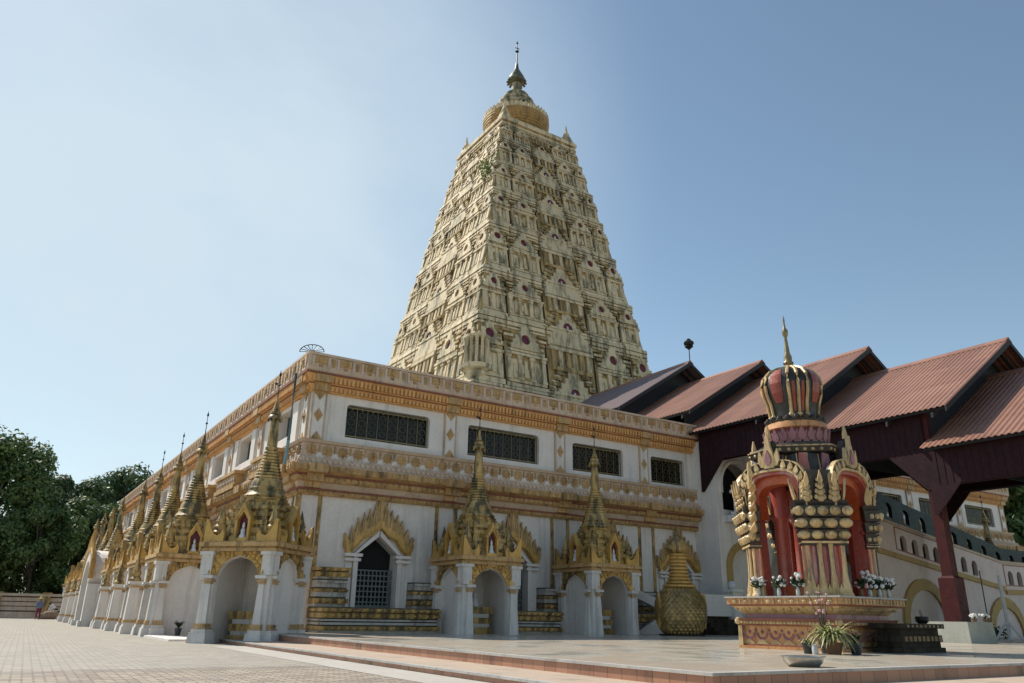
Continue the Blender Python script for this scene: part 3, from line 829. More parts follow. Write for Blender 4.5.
    for k in range(nr):
        r0 = .44 - .026*k; za = zc + .105*k
        prof += [(r0 - .035, za), (r0, za + .02), (r0, za + .07), (r0 - .035, za + .095)]
    zq = zc + .105*nr
    prof += [(.18, zq), (.21, zq + .05), (.21, zq + .12), (.17, zq + .14), (.175, zq + .5), (.135, zq + .95), (.11, zq + 1.15)]
    s.lathe(prof, 16); s.build('ringed_spire', M['stup'], root, True)
    zh = zq + 1.08
    u = MB()
    u.lathe([(.23, zh), (.25, zh + .03), (.22, zh + .12), (.16, zh + .16), (.19, zh + .18), (.17, zh + .28), (.10, zh + .32), (.13, zh + .34), (.09, zh + .46), (.05, zh + .60), (.03, zh + .75)], 12, cap=False)
    for k in range(10):
        a = 2*PI*k/10; u.ball((.235*math.cos(a), .235*math.sin(a), zh - .03), .035, 5, 4)
    u.build('umbrella_finial', M['stup'], root, True)
    r_ = MB(); r_.tube([(0, 0, zh + .7), (0, 0, zh + 1.75)], .02, 5, .010)
    r_.lathe([(.005, zh + 1.18), (.06, zh + 1.22), (.005, zh + 1.3)], 6); r_.ext([(0, 0), (.16, .03), (.2, .10), (0, .07)], (0, 0, zh + 1.22), (-1, 0, 0), (0, 0, 1), (0, .01, 0))
    r_.lathe([(.005, zh + 1.5), (.05, zh + 1.58), (.005, zh + 1.72)], 6)
    r_.build('vane_rod', M['iron'], root)
    return root
GP = 'gilded pavilion shrines round the foot of the hall'
def settle(o, loc, rz, label):
    o.location = loc; o.rotation_euler = (0, 0, rz); o['label'] = label; o['category'] = 'shrine'; o['group'] = GP
pavA = pavilion(False, 0.0)
pavB = copy_tree(pavA)
settle(pavA, (15.02, 25.82, ZP), 0, 'golden spired pavilion on the platform, first right of the door with the flame pediment')
settle(pavB, (20.72, 25.75, ZP), 0, 'golden spired pavilion on the platform beside the scaly bird statue')
pavC = pavilion(True, .30)
settle(pavC, (7.0, 25.84, 0), -PI/4, 'golden spired pavilion standing diagonally at the near corner of the hall')
words = ['second', 'third', 'fourth', 'fifth']
ys = [33.4, 38.35, 43.3, 48.25, 56.95, 61.9, 66.85, 71.8]
names = ['golden pavilion on the shady left side, next behind the corner pavilion',
         'golden pavilion on the left side, second behind the corner pavilion',
         'golden pavilion on the left side, third behind the corner pavilion',
         'golden pavilion on the left side, last before the tall side porch',
         'golden pavilion on the left side, first beyond the tall side porch',
         'golden pavilion on the left side, second beyond the tall side porch',
         'golden pavilion on the left side, third beyond the tall side porch',
         'golden pavilion on the left side, fourth beyond the tall side porch']
for y, nm in zip(ys, names):
    settle(copy_tree(pavC), (6.25, y, 0), -PI/2, nm)
settle(copy_tree(pavC), (7.0, 79.4, 0), -PI*3/4, 'farthest golden pavilion, at the back corner beside the low end wall')
# mirrored pair on the far half of the front
settle(copy_tree(pavA), (mir(15.02), 25.82, ZP), 0, 'golden spired pavilion in front of the hall beyond the purple walkway')

# low posts with flame finials between the side pavilions
fp = bpy.data.objects.new('finial_post', None); col.objects.link(fp)
m = MB(); m.fr(-.22, -.22, .22, .22, 0, -.16, -.16, .16, .16, 1.9); m.cbox(0, 0, 1.95, .46, .46, .1); m.fr(-.28, -.28, .28, .28, 0, -.25, -.25, .25, .25, .3)
m.build('shaft', M['pier'], fp)
m = MB(); m.cbox(0, 0, 1.8, .38, .38, .08); m.build('gold_ring', M['goldc'], fp)
m = MB(); m.cbox(0, 0, .48, .46, .46, .1); m.build('gold_ring', M['goldc'], fp)
m = MB(); m.lathe([(.20, 2.0), (.22, 2.1), (.14, 2.2), (.18, 2.34), (.12, 2.45), (.14, 2.55), (.07, 2.75), (.01, 2.98)], 8); m.build('finial', M['stup'], fp, True)
pys = [35.9, 40.85, 45.8, 59.45, 64.4, 69.35]
for i, y in enumerate(pys):
    o = fp if i == 0 else copy_tree(fp)
    o.location = (4.9, y, 0); o['category'] = 'post'; o['group'] = 'white posts between the side pavilions'
    side = 'before' if i < 3 else 'beyond'
    o['label'] = ['white post with gold finial in the gap after the first side pavilion', 'white post with gold finial in the gap after the second side pavilion',
                  'white post with gold finial in the gap after the third side pavilion', 'white post with gold finial in the first gap beyond the side porch',
                  'white post with gold finial in the second gap beyond the side porch', 'white post with gold finial in the third gap beyond the side porch'][i]

# tall side porch in the middle of the left side
sp = thing('side_porch', (6.6, 52.6, 0), 'tall white arched porch halfway along the left side of the hall', 'porch')
m = MB()
ar = [(2.0*math.cos(PI - PI*i/16)*.8, 2.2 + 1.35*math.sin(PI*i/16)) for i in range(17)]
for x in (-2.05,):
    m.strip(ar, [(u*1.25, z + .35 + .25*math.sin(PI*i/16)) for i, (u, z) in enumerate(ar)], (-2.1, 0, 0), (0, 1, 0), (0, 0, 1), (4.1, 0, 0))
for s in (-1, 1): m.box(-2.1, s*1.85 - .25, 0, 2.0, s*1.85 + .25, 2.25); m.box(-2.25, s*1.85 - .32, 0, -1.7, s*1.85 + .32, .3)
m.build('arch', M['white'], sp)
m = MB()
gd = [(u*1.24, z + .33 + .25*math.sin(PI*i/16)) for i, (u, z) in enumerate(ar)]
m.strip(gd, [(u*1.12, z + .22) for u, z in gd], (-2.16, 0, 0), (0, 1, 0), (0, 0, 1), (.25, 0, 0))
for i, (u, z) in enumerate(gd): m.ext([(-.14, 0), (.14, 0), (.0, .5 + .4*math.sin(PI*i/16))], (-2.14, u*1.1, z + .15), (0, 1, 0), (0, 0, 1), (.1, 0, 0))
m.build('flame_trim', M['goldb'], sp)

# ------------------------------------------------------------------ the great tower
TX, TY = 33.5, 52.5
tw = thing('temple_tower', (TX, TY, 9.5), 'tall tapering cream tower covered in carved niches with a gilded stupa on its top', 'tower')
HV = [(9.3, 9.3), (15.8, 8.70), (20, 8.10), (25, 7.22), (30, 6.22), (36, 5.03), (41.4, 3.86)]
def th(z):
    for (a, p), (b, q) in zip(HV, HV[1:]):
        if z <= b: return p + (q - p)*(z - a)/(b - a)
    return HV[-1][1]
m = MB()
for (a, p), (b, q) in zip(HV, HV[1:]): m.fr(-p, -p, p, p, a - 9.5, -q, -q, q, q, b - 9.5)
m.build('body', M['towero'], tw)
class TF:
    """mesh on one tower face: s along it, z up, o out of the sloping face"""
    def __init__(s_): s_.m = MB(); s_.set(0)
    def set(s_, q): s_.A = Matrix.Rotation(q*PI/2, 4, 'Z')
    def P(s_, s, z, o): return tuple(s_.A @ Vector((s, -th(z) - o, z - 9.5)))
    def blk(s_, s0, s1, z0, z1, o, o1=None, b=-.05):
        o1 = o if o1 is None else o1
        P = s_.P
        s_.m.add([P(s0, z0, b), P(s1, z0, b), P(s1, z0, o), P(s0, z0, o), P(s0, z1, b), P(s1, z1, b), P(s1, z1, o1), P(s0, z1, o1)],
                 [(0, 1, 2, 3), (7, 6, 5, 4), (3, 2, 6, 7), (0, 3, 7, 4), (1, 5, 6, 2)])
    def plate(s_, pts, o, hole=None):
        """upright polygon plate, optionally with a round hole (s, z, r)"""
        P = s_.P; n = len(pts)
        a = [P(s, z, -.05) for s, z in pts]; b = [P(s, z, o) for s, z in pts]
        if not hole:
            fs = [tuple(range(n, 2*n))] + [(i, (i+1) % n, n + (i+1) % n, n + i) for i in range(n)]
            s_.m.add(a + b, fs); return
        hs, hz, hr = hole; K = 12
        # start the keyhole from the lowest point of pts (index 0) to the bottom of the circle
        c = [P(hs + hr*math.sin(2*PI*k/K), hz - hr*math.cos(2*PI*k/K), o) for k in range(K)]
        ci = [P(hs + hr*math.sin(2*PI*k/K), hz - hr*math.cos(2*PI*k/K), o - .32) for k in range(K)]
        vs = a + b + c + ci
        fs = [(i, (i+1) % n, n + (i+1) % n, n + i) for i in range(n)]
        B, Cc, Ci = n, 2*n, 2*n + K
        # split into two halves joined at bottom and top
        top = max(range(n), key=lambda i: pts[i][1])
        right = [B + i for i in range(0, top + 1)]
        left = [B + i for i in range(top, n)] + [B]
        half = K//2
        fs.append(tuple(right + [Cc + k for k in range(half, -1, -1)]))
        fs.append(tuple(left + [Cc] + [Cc + k for k in range(K - 1, half - 1, -1)]))
        fs += [(Cc + k, Cc + (k+1) % K, Ci + (k+1) % K, Ci + k) for k in range(K)]
        s_.m.add(vs, fs)
    def disc(s_, s, z, r, o, n=12):
        P = s_.P
        s_.m.add([P(s + r*math.cos(2*PI*k/n), z + r*math.sin(2*PI*k/n), o) for k in range(n)], [tuple(range(n))])
def gable(c, z0, z1, w, steps=4):
    """stepped gable outline, first point at the bottom middle, anticlockwise"""
    rt = [(c, z0), (c + w, z0), (c + w, z0 + (z1 - z0)*.18)]
    for k in range(steps):
        zz = z0 + (z1 - z0)*(.18 + .68*(k + 1)/steps)
        x0 = w*(1 - .80*k/steps) - w*.14; x1 = w*(1 - .80*(k + 1)/steps)
        zp = rt[-1][1]
        rt += [(c + x0, zp), (c + x0, zz), (c + x1 + .02*w, zz)]
    apex = (c, z1)
    lt = [(2*c - x, z) for x, z in reversed(rt[1:])]
    return rt + [apex] + lt
levels = [9.5, 12.3, 16.0, 21.5, 25.6, 30.0, 33.6, 36.6, 39.6, 41.4]
def smallfig(F, s, z, hgt, o):
    F.blk(s - hgt*.13, s + hgt*.13, z, z + hgt*.5, o); F.blk(s - hgt*.09, s + hgt*.09, z + hgt*.5, z + hgt, o*.8)
    F.blk(s - hgt*.3, s - hgt*.15, z + hgt*.25, z + hgt*.75, o*.6)
for li, (za, zb) in enumerate(zip(levels, levels[1:])):
    H = zb - za
    tier = part_empty('tier', tw)
    last = li == len(levels) - 2
    F = TF(); O = TF(); G = TF(); K = TF()
    F.m = MB(); discs = []
    for q in range(4):
        for X_ in (F, O, G, K): X_.set(q)
        h0 = th(zb)
        hb = th(za)
        # cornice courses in five bays with narrow joints
        bays = [(-1.0, -.735), (-.715, -.285), (-.262, .262), (.285, .715), (.735, 1.0)]
        for a, b in bays:
            e0 = h0 + (.16 if a == -1 else 0); e1 = h0 + (.16 if b == 1 else 0)
            s0 = a*e0; s1 = b*e1
            F.blk(s0, s1, zb - .10*H, zb - .045*H, .15); F.blk(s0, s1, zb - .035*H, zb + .02*H, .22, .19)
            F.blk(s0, s1, zb - .15*H, zb - .12*H, .12)
            nb = max(3, int((s1 - s0)/.42))
            for k in range(nb):
                s = s0 + (s1 - s0)*(k + .5)/nb; O.blk(s - .1, s + .1, zb - .12*H, zb - .10*H, .18)
        hm = th((za + zb)/2)
        # corner bays
        for sg in (-1, 1):
            def B(a, b, v0, v1, o, T=F, o1=None):
                s0, s1 = sorted((sg*a*hm, sg*b*hm)); T.blk(s0, s1, za + v0*H, za + v1*H, o, o1)
            B(.735, 1.02, .02, .09, .16); B(.75, 1.01, .11, .15, .10)
            B(.75, .80, .15, .46, .13); B(.95, 1.005, .15, .46, .15); B(.86, .90, .15, .46, .07)
            B(.80, .95, .15, .44, .015, F)
            B(.735, 1.02, .46, .50, .20); B(.75, 1.015, .515, .545, .15)
            for a in (.77, .85, .93): B(a, a + .045, .50, .58, .22, O)
            c = sg*.87*hm; rh = min(.07*H, .052*hm)
            F.plate(gable(c, za + .56*H, za + .90*H,   .13*hm, 3), .24, (c, za + .71*H, rh))
            discs.append((q, c, za + .71*H, rh, 0))
            for k in range(3): B(.765 - .01*k, .80 + .005*k, .60 + .07*k, .645 + .07*k, .26, O)
            smallfig(F, sg*.835*hm, za + .17*H, .22*H, .10); smallfig(O, sg*.925*hm, za + .17*H, .18*H, .08)
            B(.716, .734, .0, .88, .03, K); B(.264, .283, .0, .88, .03, K)  # thin dark strips paint the shadow gaps at bay joints, along with grime
            # middle bays
            B(.285, .715, .02, .07, .18); B(.30, .70, .09, .13, .12)
            for a in (.30, .42, .55, .665): B(a, a + .035, .13, .48, .14); B(a - .008, a + .043, .43, .48, .18); B(a - .008, a + .043, .13, .165, .17)
            for a in (.335, .59): B(a, a + .075, .15, .42, .02, F)
            B(.455, .55, .15, .44, .03, O)
            smallfig(F, sg*.505*hm, za + .17*H, .24*H, .13); smallfig(F, sg*.38*hm, za + .16*H, .20*H, .09); smallfig(F, sg*.625*hm, za + .16*H, .20*H, .09)
            for k, (v, o) in enumerate(((.48, .24), (.53, .18))): B(.285 + .02*k, .715 - .02*k, v, v + .035, o)
            for a in (.33, .43, .53, .63): B(a, a + .04, .565, .62, .20, O)
            c = sg*.50*hm
            rh = min(.072*H, .055*hm)
            F.plate(gable(c, za + .57*H, za + .95*H, .165*hm, 4), .25, (c, za + .72*H, rh))
            discs.append((q, c, za + .72*H, rh, 0))
            for s_ in (-1, 1):
                for k in range(4): B(.50 + s_*(.155 + .012*k) - .03 - .008*k, .50 + s_*(.155 + .012*k) + .03 + .008*k, .60 + .065*k, .635 + .065*k, .20 + .04*(k % 2), O if k % 2 else F)
        # central bay: projecting columns below, tall stepped gable with the big round niche above
        F.blk(-.235*hm, .235*hm, za + .02*H, za + .06*H, .28)
        for k in range(6):
            s = (-.2 + .08*k)*hm
            (F if k % 2 else O).blk(s - .022*hm, s + .022*hm, za + .42*H, za + .68*H, .20)
        O.blk(-.22*hm, .22*hm, za + .38*H, za + .43*H, .26, .30); F.blk(-.25*hm, .25*hm, za + .68*H, za + .73*H, .28); O.blk(-.235*hm, .235*hm, za + .735*H, za + .76*H, .24)
        if not last:
            zc = zb + .35
            Hn = levels[li + 2] - zb
            r = .098*((H + Hn)/2)
            F.plate(gable(0, za + .74*H, zb + .46*Hn, .255*hm, 5), .22, (0, zc, r))
            for s_ in (-1, 1):
                for k in range(5):
                    ss = s_*(.255 - .03*k)*hm; zz = zb + (-.02 + .085*k)*Hn
                    O.blk(ss - .035*hm, ss + .035*hm, zz, zz + .05*Hn, .20); F.blk(ss - .028*hm, ss + .028*hm, zz + .05*Hn, zz + .075*Hn, .16)
            discs.append((q, 0, zc, r, 1))
            if q < 2:
                pass
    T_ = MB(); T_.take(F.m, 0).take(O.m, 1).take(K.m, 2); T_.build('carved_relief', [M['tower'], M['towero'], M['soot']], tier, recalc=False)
    for q, s, z, r, big in discs:
        if q not in (0, 3): continue
        D = TF(); D.set(q); D.disc(s, z, r*1.02, .12 if big else .08)
        rn = D.m.build('round_niche', M['hole'], tier, recalc=False)
        if big and li < 7:
            S = TF(); S.set(q); S.blk(s - r*.30, s + r*.30, z - r*.85, z - r*.1, .19, .17, .12); S.blk(s - r*.13, s + r*.13, z - r*.1, z + r*.4, .18, .17, .12)
            S.m.build('seated_figure', M['statue'], rn, recalc=False)
# lotus bowl brackets on the near corners
for sx, sy, z in ((-1, -1, 17.3), (1, -1, 17.3), (-1, 1, 17.3)):
    b = MB(); h = th(z) - .35; z -= 9.5
    b.lathe([(.15, z - 1.6), (.45, z - 1.5), (.4, z - 1.35), (.62, z - 1.15), (.55, z - 1.0), (.8, z - .8), (.72, z - .7), (.72, z - .5), (1.12, z - .35), (1.15, z - .05), (1.0, z)], 14, sx*h, sy*h)
    for k in range(12):
        a = 2*PI*k/12; b.lathe([(.17, z), (.14, z + .1), (.12, z + 1.7), (.17, z + 1.9)], 6, sx*h + .78*math.cos(a), sy*h + .78*math.sin(a))
    b.lathe([(.95, z + 1.9), (.95, z + 2.1), (.8, z + 2.15)], 14, sx*h, sy*h)
    b.build('corner_turret', M['tower'], tw, True)
# top platform and stupa
m = MB(); z = 41.4 - 9.5
for a, b_, o in ((0, .22, 4.02), (.22, .42, 3.86), (.42, .70, 4.10), (.70, .95, 3.95)): m.box(-o, -o, z + a + .001, o, o, z + b_)
m.build('top_cornice', M['tower'], tw)
for sx in (-1, 1):
    for sy in (-1, 1):
        s = MB(); s.fr(-.5, -.5, .5, .5, z + .95, -.34, -.34, .34, .34, z + 1.4)
        s.lathe([(.42, z + 1.4), (.44, z + 1.55), (.25, z + 1.65), (.3, z + 1.85), (.14, z + 2.2), (.03, z + 2.9)], 8)
        s.M = Matrix.Translation((0, 0, 0)); s.v = [(x + sx*3.4, y + sy*3.4, zz) for x, y, zz in s.v]
        s.build('corner_spirelet', M['tower'], tw)
m = MB(); z = 42.85 - 9.5
pr_ = [(2.3, z - .6), (2.45, z + .2)]
for k in range(8):
    r_ = 2.5 + .6*math.sin(PI/2*(k + 1)/8); zz = z + .25 + .25*k
    pr_ += [(r_, zz), (r_ + .06, zz + .06), (r_ + .06, zz + .16), (r_, zz + .2)]
m.lathe(pr_, 40)
m.build('gilded_drum', M['drum'], tw)
m = MB()
for k in range(44):
    a = 2*PI*k/44; c, s_ = math.cos(a), math.sin(a)
    m.ext([(-.2, 0), (.2, 0), (.17, .35), (0, .55), (-.17, .35)], (3.1*c, 3.1*s_, z + 2.2), (-s_, c, 0), (.12*c, .12*s_, 1), (-.12*c, -.12*s_, 0))
m.build('petal_rim', M['tower'], tw)
m = MB()
m.lathe([(2.6, z + 2.3), (2.3, z + 2.9), (2.4, z + 2.95), (2.4, z + 3.15), (2.0, z + 3.2), (1.95, z + 3.6), (2.05, z + 3.65), (2.05, z + 3.85), (1.7, z + 3.9), (1.6, z + 4.35), (1.7, z + 4.4), (1.7, z + 4.6), (1.3, z + 4.65), (1.15, z + 5.2), (1.2, z + 5.25), (1.2, z + 5.4), (.8, z + 5.45), (.7, z + 5.75), (.75, z + 5.8), (.5, z + 5.9), (.45, z + 6.9)], 28)
m.build('bell', M['belltop'], tw)
m = MB()
m.lathe([(.42, z + 6.9), (.85, z + 7.1), (.9, z + 7.3), (.75, z + 7.5), (.72, z + 7.7), (.45, z + 8.2), (.2, z + 8.7), (.12, z + 9.3)], 16)
for k in range(14):
    a = 2*PI*k/14; m.ball((.9*math.cos(a), .9*math.sin(a), z + 7.05), .12, 6, 4)
m.build('umbrella_finial', M['bronze'], tw, True)
m = MB(); m.tube([(0, 0, z + 9.2), (0, 0, z + 11.7)], .07, 6, .04); m.lathe([(.01, z + 10.6), (.2, z + 10.8), (.01, z + 11.0)], 8); m.cbox(0, 0, z + 11.2, .5, .06, .06)
m.lathe([(.01, z + 11.6), (.1, z + 11.8), (.01, z + 12.1)], 8)
m.build('rod', M['iron'], tw)
# ------------------------------------------------------------------ covered walkway
WX0, WX1, RX = 28.6, 38.9, 33.75
EX0, EX1 = 27.8, 39.7
walk = thing('covered_walkway', (RX, 20, ZP), 'purple timber walkway with five stepped red metal roofs climbing to the hall', 'walkway')
# y_front, y_back, ridge z, eave z
ROOFS = [(8.1, 15.5, 10.73, 6.98), (14.3, 22.6, 12.15, 8.38), (20.5, 28.6, 13.53, 9.68), (26.9, 34.6, 14.55, 10.85), (32.3, 42.0, 15.95, 12.15)]
for y0, y1, zr, ze in ROOFS:
    rf = MB()
    n = int((y1 - y0)/.055)
    for side in (-1, 1):
        ex = EX0 if side < 0 else EX1
        rows = []
        for k in range(n + 1):
            y = y0 + (y1 - y0)*k/n
            o = (0, .035, .035, 0)[k % 4]
            rows.append(y); rf.v += [(RX, y, zr + o), (ex, y, ze + o), (RX, y, zr + o - .03), (ex, y, ze + o - .03)]
        base = len(rf.v) - 4*(n + 1)
        for k in range(n):
            a = base + 4*k; b = a + 4
            rf.f += [(a, b, b+1, a+1), (a+2, a+3, b+3, b+2), (a+1, b+1, b+3, a+3)]
        rf.f += [(base, base+1, base+3, base+2)]
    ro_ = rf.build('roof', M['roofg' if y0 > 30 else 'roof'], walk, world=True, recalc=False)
    rc = MB(); rc.ext([(-.25, -.13), (0, .06), (.25, -.13), (.25, -.08), (0, .11), (-.25, -.08)], (RX, y0, zr), (1, 0, 0), (0, 0, 1), (0, y1 - y0, 0))
    rc.build('ridge_cap', M['roof'], ro_, world=True)
    # gable: barge boards and dark boarded end set back
    gb = MB()
    for side in (-1, 1):
        ex = EX0 if side < 0 else EX1
        s = (ze - zr)/(ex - RX)
        gb.ext([(RX, zr - .03), (ex, ze - .03), (ex, ze - .22), (RX, zr - .25)], (0, y0 - .02, 0), (1, 0, 0), (0, 0, 1), (0, .05, 0))
        for u in (.33, .66, 1.0):                       # purlins under the sheet
            x = RX + (ex - RX)*u*.97; z = zr + (ze - zr)*u*.97
            gb.box(x - .05, y0 + .03, z - .20, x + .05, y1 - .1, z - .06)
        for yy in (y0 + .5, y0 + 2.3):                  # rafters
            gb.ext([(RX, zr - .2), (ex, ze - .2), (ex, ze - .36), (RX, zr - .36)], (0, yy, 0), (1, 0, 0), (0, 0, 1), (0, .08, 0))
    gb.build('barge_board', M['gable'], ro_, world=True)
    gp = MB(); gy = y0 + 1.1
    gp.ext([(WX0, ze - .15 + (WX0 - EX0)*(zr - ze)/(RX - EX0)), (WX0, ze - 1.9), (WX1, ze - 1.9), (WX1, ze - .15 + (WX0 - EX0)*(zr - ze)/(RX - EX0)), (RX, zr - .15)], (0, gy, 0), (1, 0, 0), (0, 0, 1), (0, .06, 0))
    gp.build('gable_boards', M['gable'], ro_, world=True)
POSTS = [9.4, 15.6, 21.2, 26.9]
VB = [(POSTS[0], POSTS[1], 5.66, 6.98), (POSTS[1], POSTS[2], 6.95, 8.38), (POSTS[2], POSTS[3], 8.2, 9.68)]
slope = (10.73 - 6.98)/(RX - EX0)
for X in (WX0, WX1):
    for i, (a, b, zb, ze) in enumerate(VB):
        v = MB()
        top = ze + .54*slope - .09
        z_l = 5.66 if i == 0 else zb
        c = 1.5 if i else 1.1
        pts = [(a, top), (a, zb - c*.95), (a + .13, zb - c*.95), (a + c, zb), (b - c, zb), (b - .13, zb - c*.95), (b, zb - c*.95), (b, top)]
        XS = X + (-.26 if X < RX else .26)
        v.ext(pts, (XS - .04, 0, 0), (0, 1, 0), (0, 0, 1), (.08, 0, 0))
        for k in range(int((b - a)/.26)):               # cover battens of the boarding
            y = a + .13 + .26*k
            v.box(XS - .055, y - .012, zb + .02, XS + .055, y + .012, top - .02)
        v.build('boarded_valance', M['wood'], walk, world=True)
        bm_ = MB(); bm_.box(X - .10, a, zb - .0, X + .10, b, zb + .10); bm_.build('beam', M['wood'], walk, world=True)
    v = MB(); v.box(X + (-.26 if X < RX else .26) - .045, 3.6, 5.66, X + (-.26 if X < RX else .26) + .045, POSTS[0], 6.98 + .24); v.build('boarded_valance', M['wood'], walk, world=True)
for X in (WX0, WX1):
    for i, y in enumerate(POSTS[:3]):
        top = (6.9, 8.5, 9.8, 11.0)[i]
        p = MB(); p.box(X - .19, y - .19, ZP + .6, X + .19, y + .19, top)
        p.build('post', M['post'], walk, world=True)
        p = MB(); p.box(X - .30, y - .30, ZP + .60, X + .30, y + .30, 2.42); p.fr(X - .30, y - .30, X + .30, y + .30, 2.42, X - .2, y - .2, X + .2, y + .2, 2.5)
        p.build('post_sleeve', M['post'], walk, world=True)
        p = MB(); p.fr(X - .85, y - .80, X + .85, y + .80, ZP, X - .80, y - .75, X + .80, y + .75, .97)
        p.build('plinth', M['concrete'], walk, world=True)
# tie beams across
for y in POSTS[1:]:
    pass
lamp = thing('roof_finial', (RX, 32.35, 16.0), 'dark lotus shaped finial on a short rod above the highest walkway roof', 'roof ornament')
m = MB(); m.tube([(0, 0, 0), (0, 0, .95)], .03, 6); m.build('rod', M['iron'], lamp)
m = MB(); m.lathe([(.03, .75), (.28, .95), (.22, 1.05)], 8)
for k in range(7):
    a = 2*PI*k/7; m.ball((.16*math.cos(a), .16*math.sin(a), 1.18), .17, 6, 5)
m.ball((0, 0, 1.35), .16, 6, 5); m.build('lotus_head', M['iron'], lamp)

# ------------------------------------------------------------------ entrance block behind the walkway
blk = thing('entrance_block', (33.75, 26, ZP), 'white two storey entrance block with round arches at the end of the walkway', 'building')
BX0, BX1, BY = 28.4, 39.1, 26.1
def hole_arch(c, w, z0, zs):
    return [(c - w, z0), (c - w, zs)] + [(c - w*math.cos(PI*k/12), zs + w*math.sin(PI*k/12)) for k in range(1, 12)] + [(c + w, zs), (c + w, z0)]
def arched_wall(mb, u0, u1, z0, z1, arches, frame):
    """frame: function (u, z, depth) -> point; arches (centre, half width, spring)"""
    us = u0
    mb_pts = []
    n = 12
    def q(a, b, c, d): mb.add([frame(*a), frame(*b), frame(*c), frame(*d)], [(0, 1, 2, 3)])
    for c, w, zs, zb in arches:
        q((us, z0, 0), (c - w, z0, 0), (c - w, z1, 0), (us, z1, 0))
        if zb > z0: q((c - w, z0, 0), (c + w, z0, 0), (c + w, zb, 0), (c - w, zb, 0))
        P = [(c - w*math.cos(PI*k/n), zs + w*math.sin(PI*k/n)) for k in range(n + 1)]
        for a, b in zip(P, P[1:]):
            q((a[0], a[1], 0), (b[0], b[1], 0), (b[0], z1, 0), (a[0], z1, 0))
            q((a[0], a[1], 0), (b[0], b[1], 0), (b[0], b[1], .3), (a[0], a[1], .3))
        for s in (-1, 1): q((c + s*w, zb, 0), (c + s*w, zs, 0), (c + s*w, zs, .3), (c + s*w, zb, .3))
        us = c + w
    q((us, z0, 0), (u1, z0, 0), (u1, z1, 0), (us, z1, 0))
m = MB()
fr_ = lambda u, z, d: (u, BY + d, z)
arched_wall(m, BX0, BX1, ZP, 5.0, [(30.0, .9, 3.2, ZP), (33.75, 1.9, 2.9, ZP), (37.5, .9, 3.2, ZP)], fr_)
arched_wall(m, BX0, BX1, 5.0, 9.3, [(30.0, 1.15, 7.1, 5.9), (33.75, 1.9, 6.9, 5.9), (37.5, 1.15, 7.1, 5.9)], fr_)
m.add([(BX0, BY, ZP), (BX0, Y0 - .01, ZP), (BX0, Y0 - .01, 9.3), (BX0, BY, 9.3)], [(0, 1, 2, 3)])
m.add([(BX1, BY, ZP), (BX1, Y0 - .01, ZP), (BX1, Y0 - .01, 9.3), (BX1, BY, 9.3)], [(0, 1, 2, 3)])
m.build('wall', M['white'], blk, world=True, recalc=False)
for c in (30.0, 37.5):
    t = MB()
    a = hole_arch(c, .92, ZP, 3.2); b = hole_arch(c, 1.25, ZP, 3.2)
    t.strip(a, b, (0, BY - .1, 0), (1, 0, 0), (0, 0, 1), (0, .12, 0)); t.build('arch_surround', M['ochre'], blk, world=True)
    t = MB(); t.ext(hole_arch(c, .9, ZP, 3.2), (0, BY + .25, 0), (1, 0, 0), (0, 0, 1), (0, .05, 0)); t.build('blind_panel', M['white'], blk, world=True)
for c in (30.0, 33.75, 37.5):
    w_ = 1.15 if c != 33.75 else 1.9; zs = 7.1 if c != 33.75 else 6.9
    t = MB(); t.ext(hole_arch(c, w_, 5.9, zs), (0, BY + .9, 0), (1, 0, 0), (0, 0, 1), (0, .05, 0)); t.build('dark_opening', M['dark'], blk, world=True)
    t = MB(); t.strip(hole_arch(c, w_ + .02, 6.7, zs), hole_arch(c, w_ + .16, 6.7, zs), (0, BY - .1, 0), (1, 0, 0), (0, 0, 1), (0, .12, 0)); t.build('arch_surround', M['white'], blk, world=True)
b = MB()
b.box(28.8, BY - .62, 5.62, 38.7, BY - .5, 5.74); b.box(28.8, BY - .64, 6.62, 38.7, BY - .5, 6.76); b.box(28.8, BY - .7, 5.3, 38.7, BY, 5.6)
for u in run(28.9, 38.6, .42): b.box(u - .11, BY - .61, 5.74, u + .11, BY - .53, 6.62)
b.build('balustrade', M['white'], blk, world=True)
b = MB()
for u in run(28.9, 38.6, .42): b.box(u + .12, BY - .52, 5.76, u + .30, BY - .5, 6.6)
b.build('balustrade_gaps', M['dark'], blk, world=True)

# ------------------------------------------------------------------ right hand stair with arched parapet
st = thing('arched_staircase', (42, 22.5, ZP), 'pale rose staircase wall with ochre arches sloping down beyond the purple post', 'staircase')
SY = 22.2
def topz(x): return 5.49 + (4.06 - 5.49)*(x - 35.72)/(45.89 - 35.72) if x < 45.9 else 4.06
m = MB()
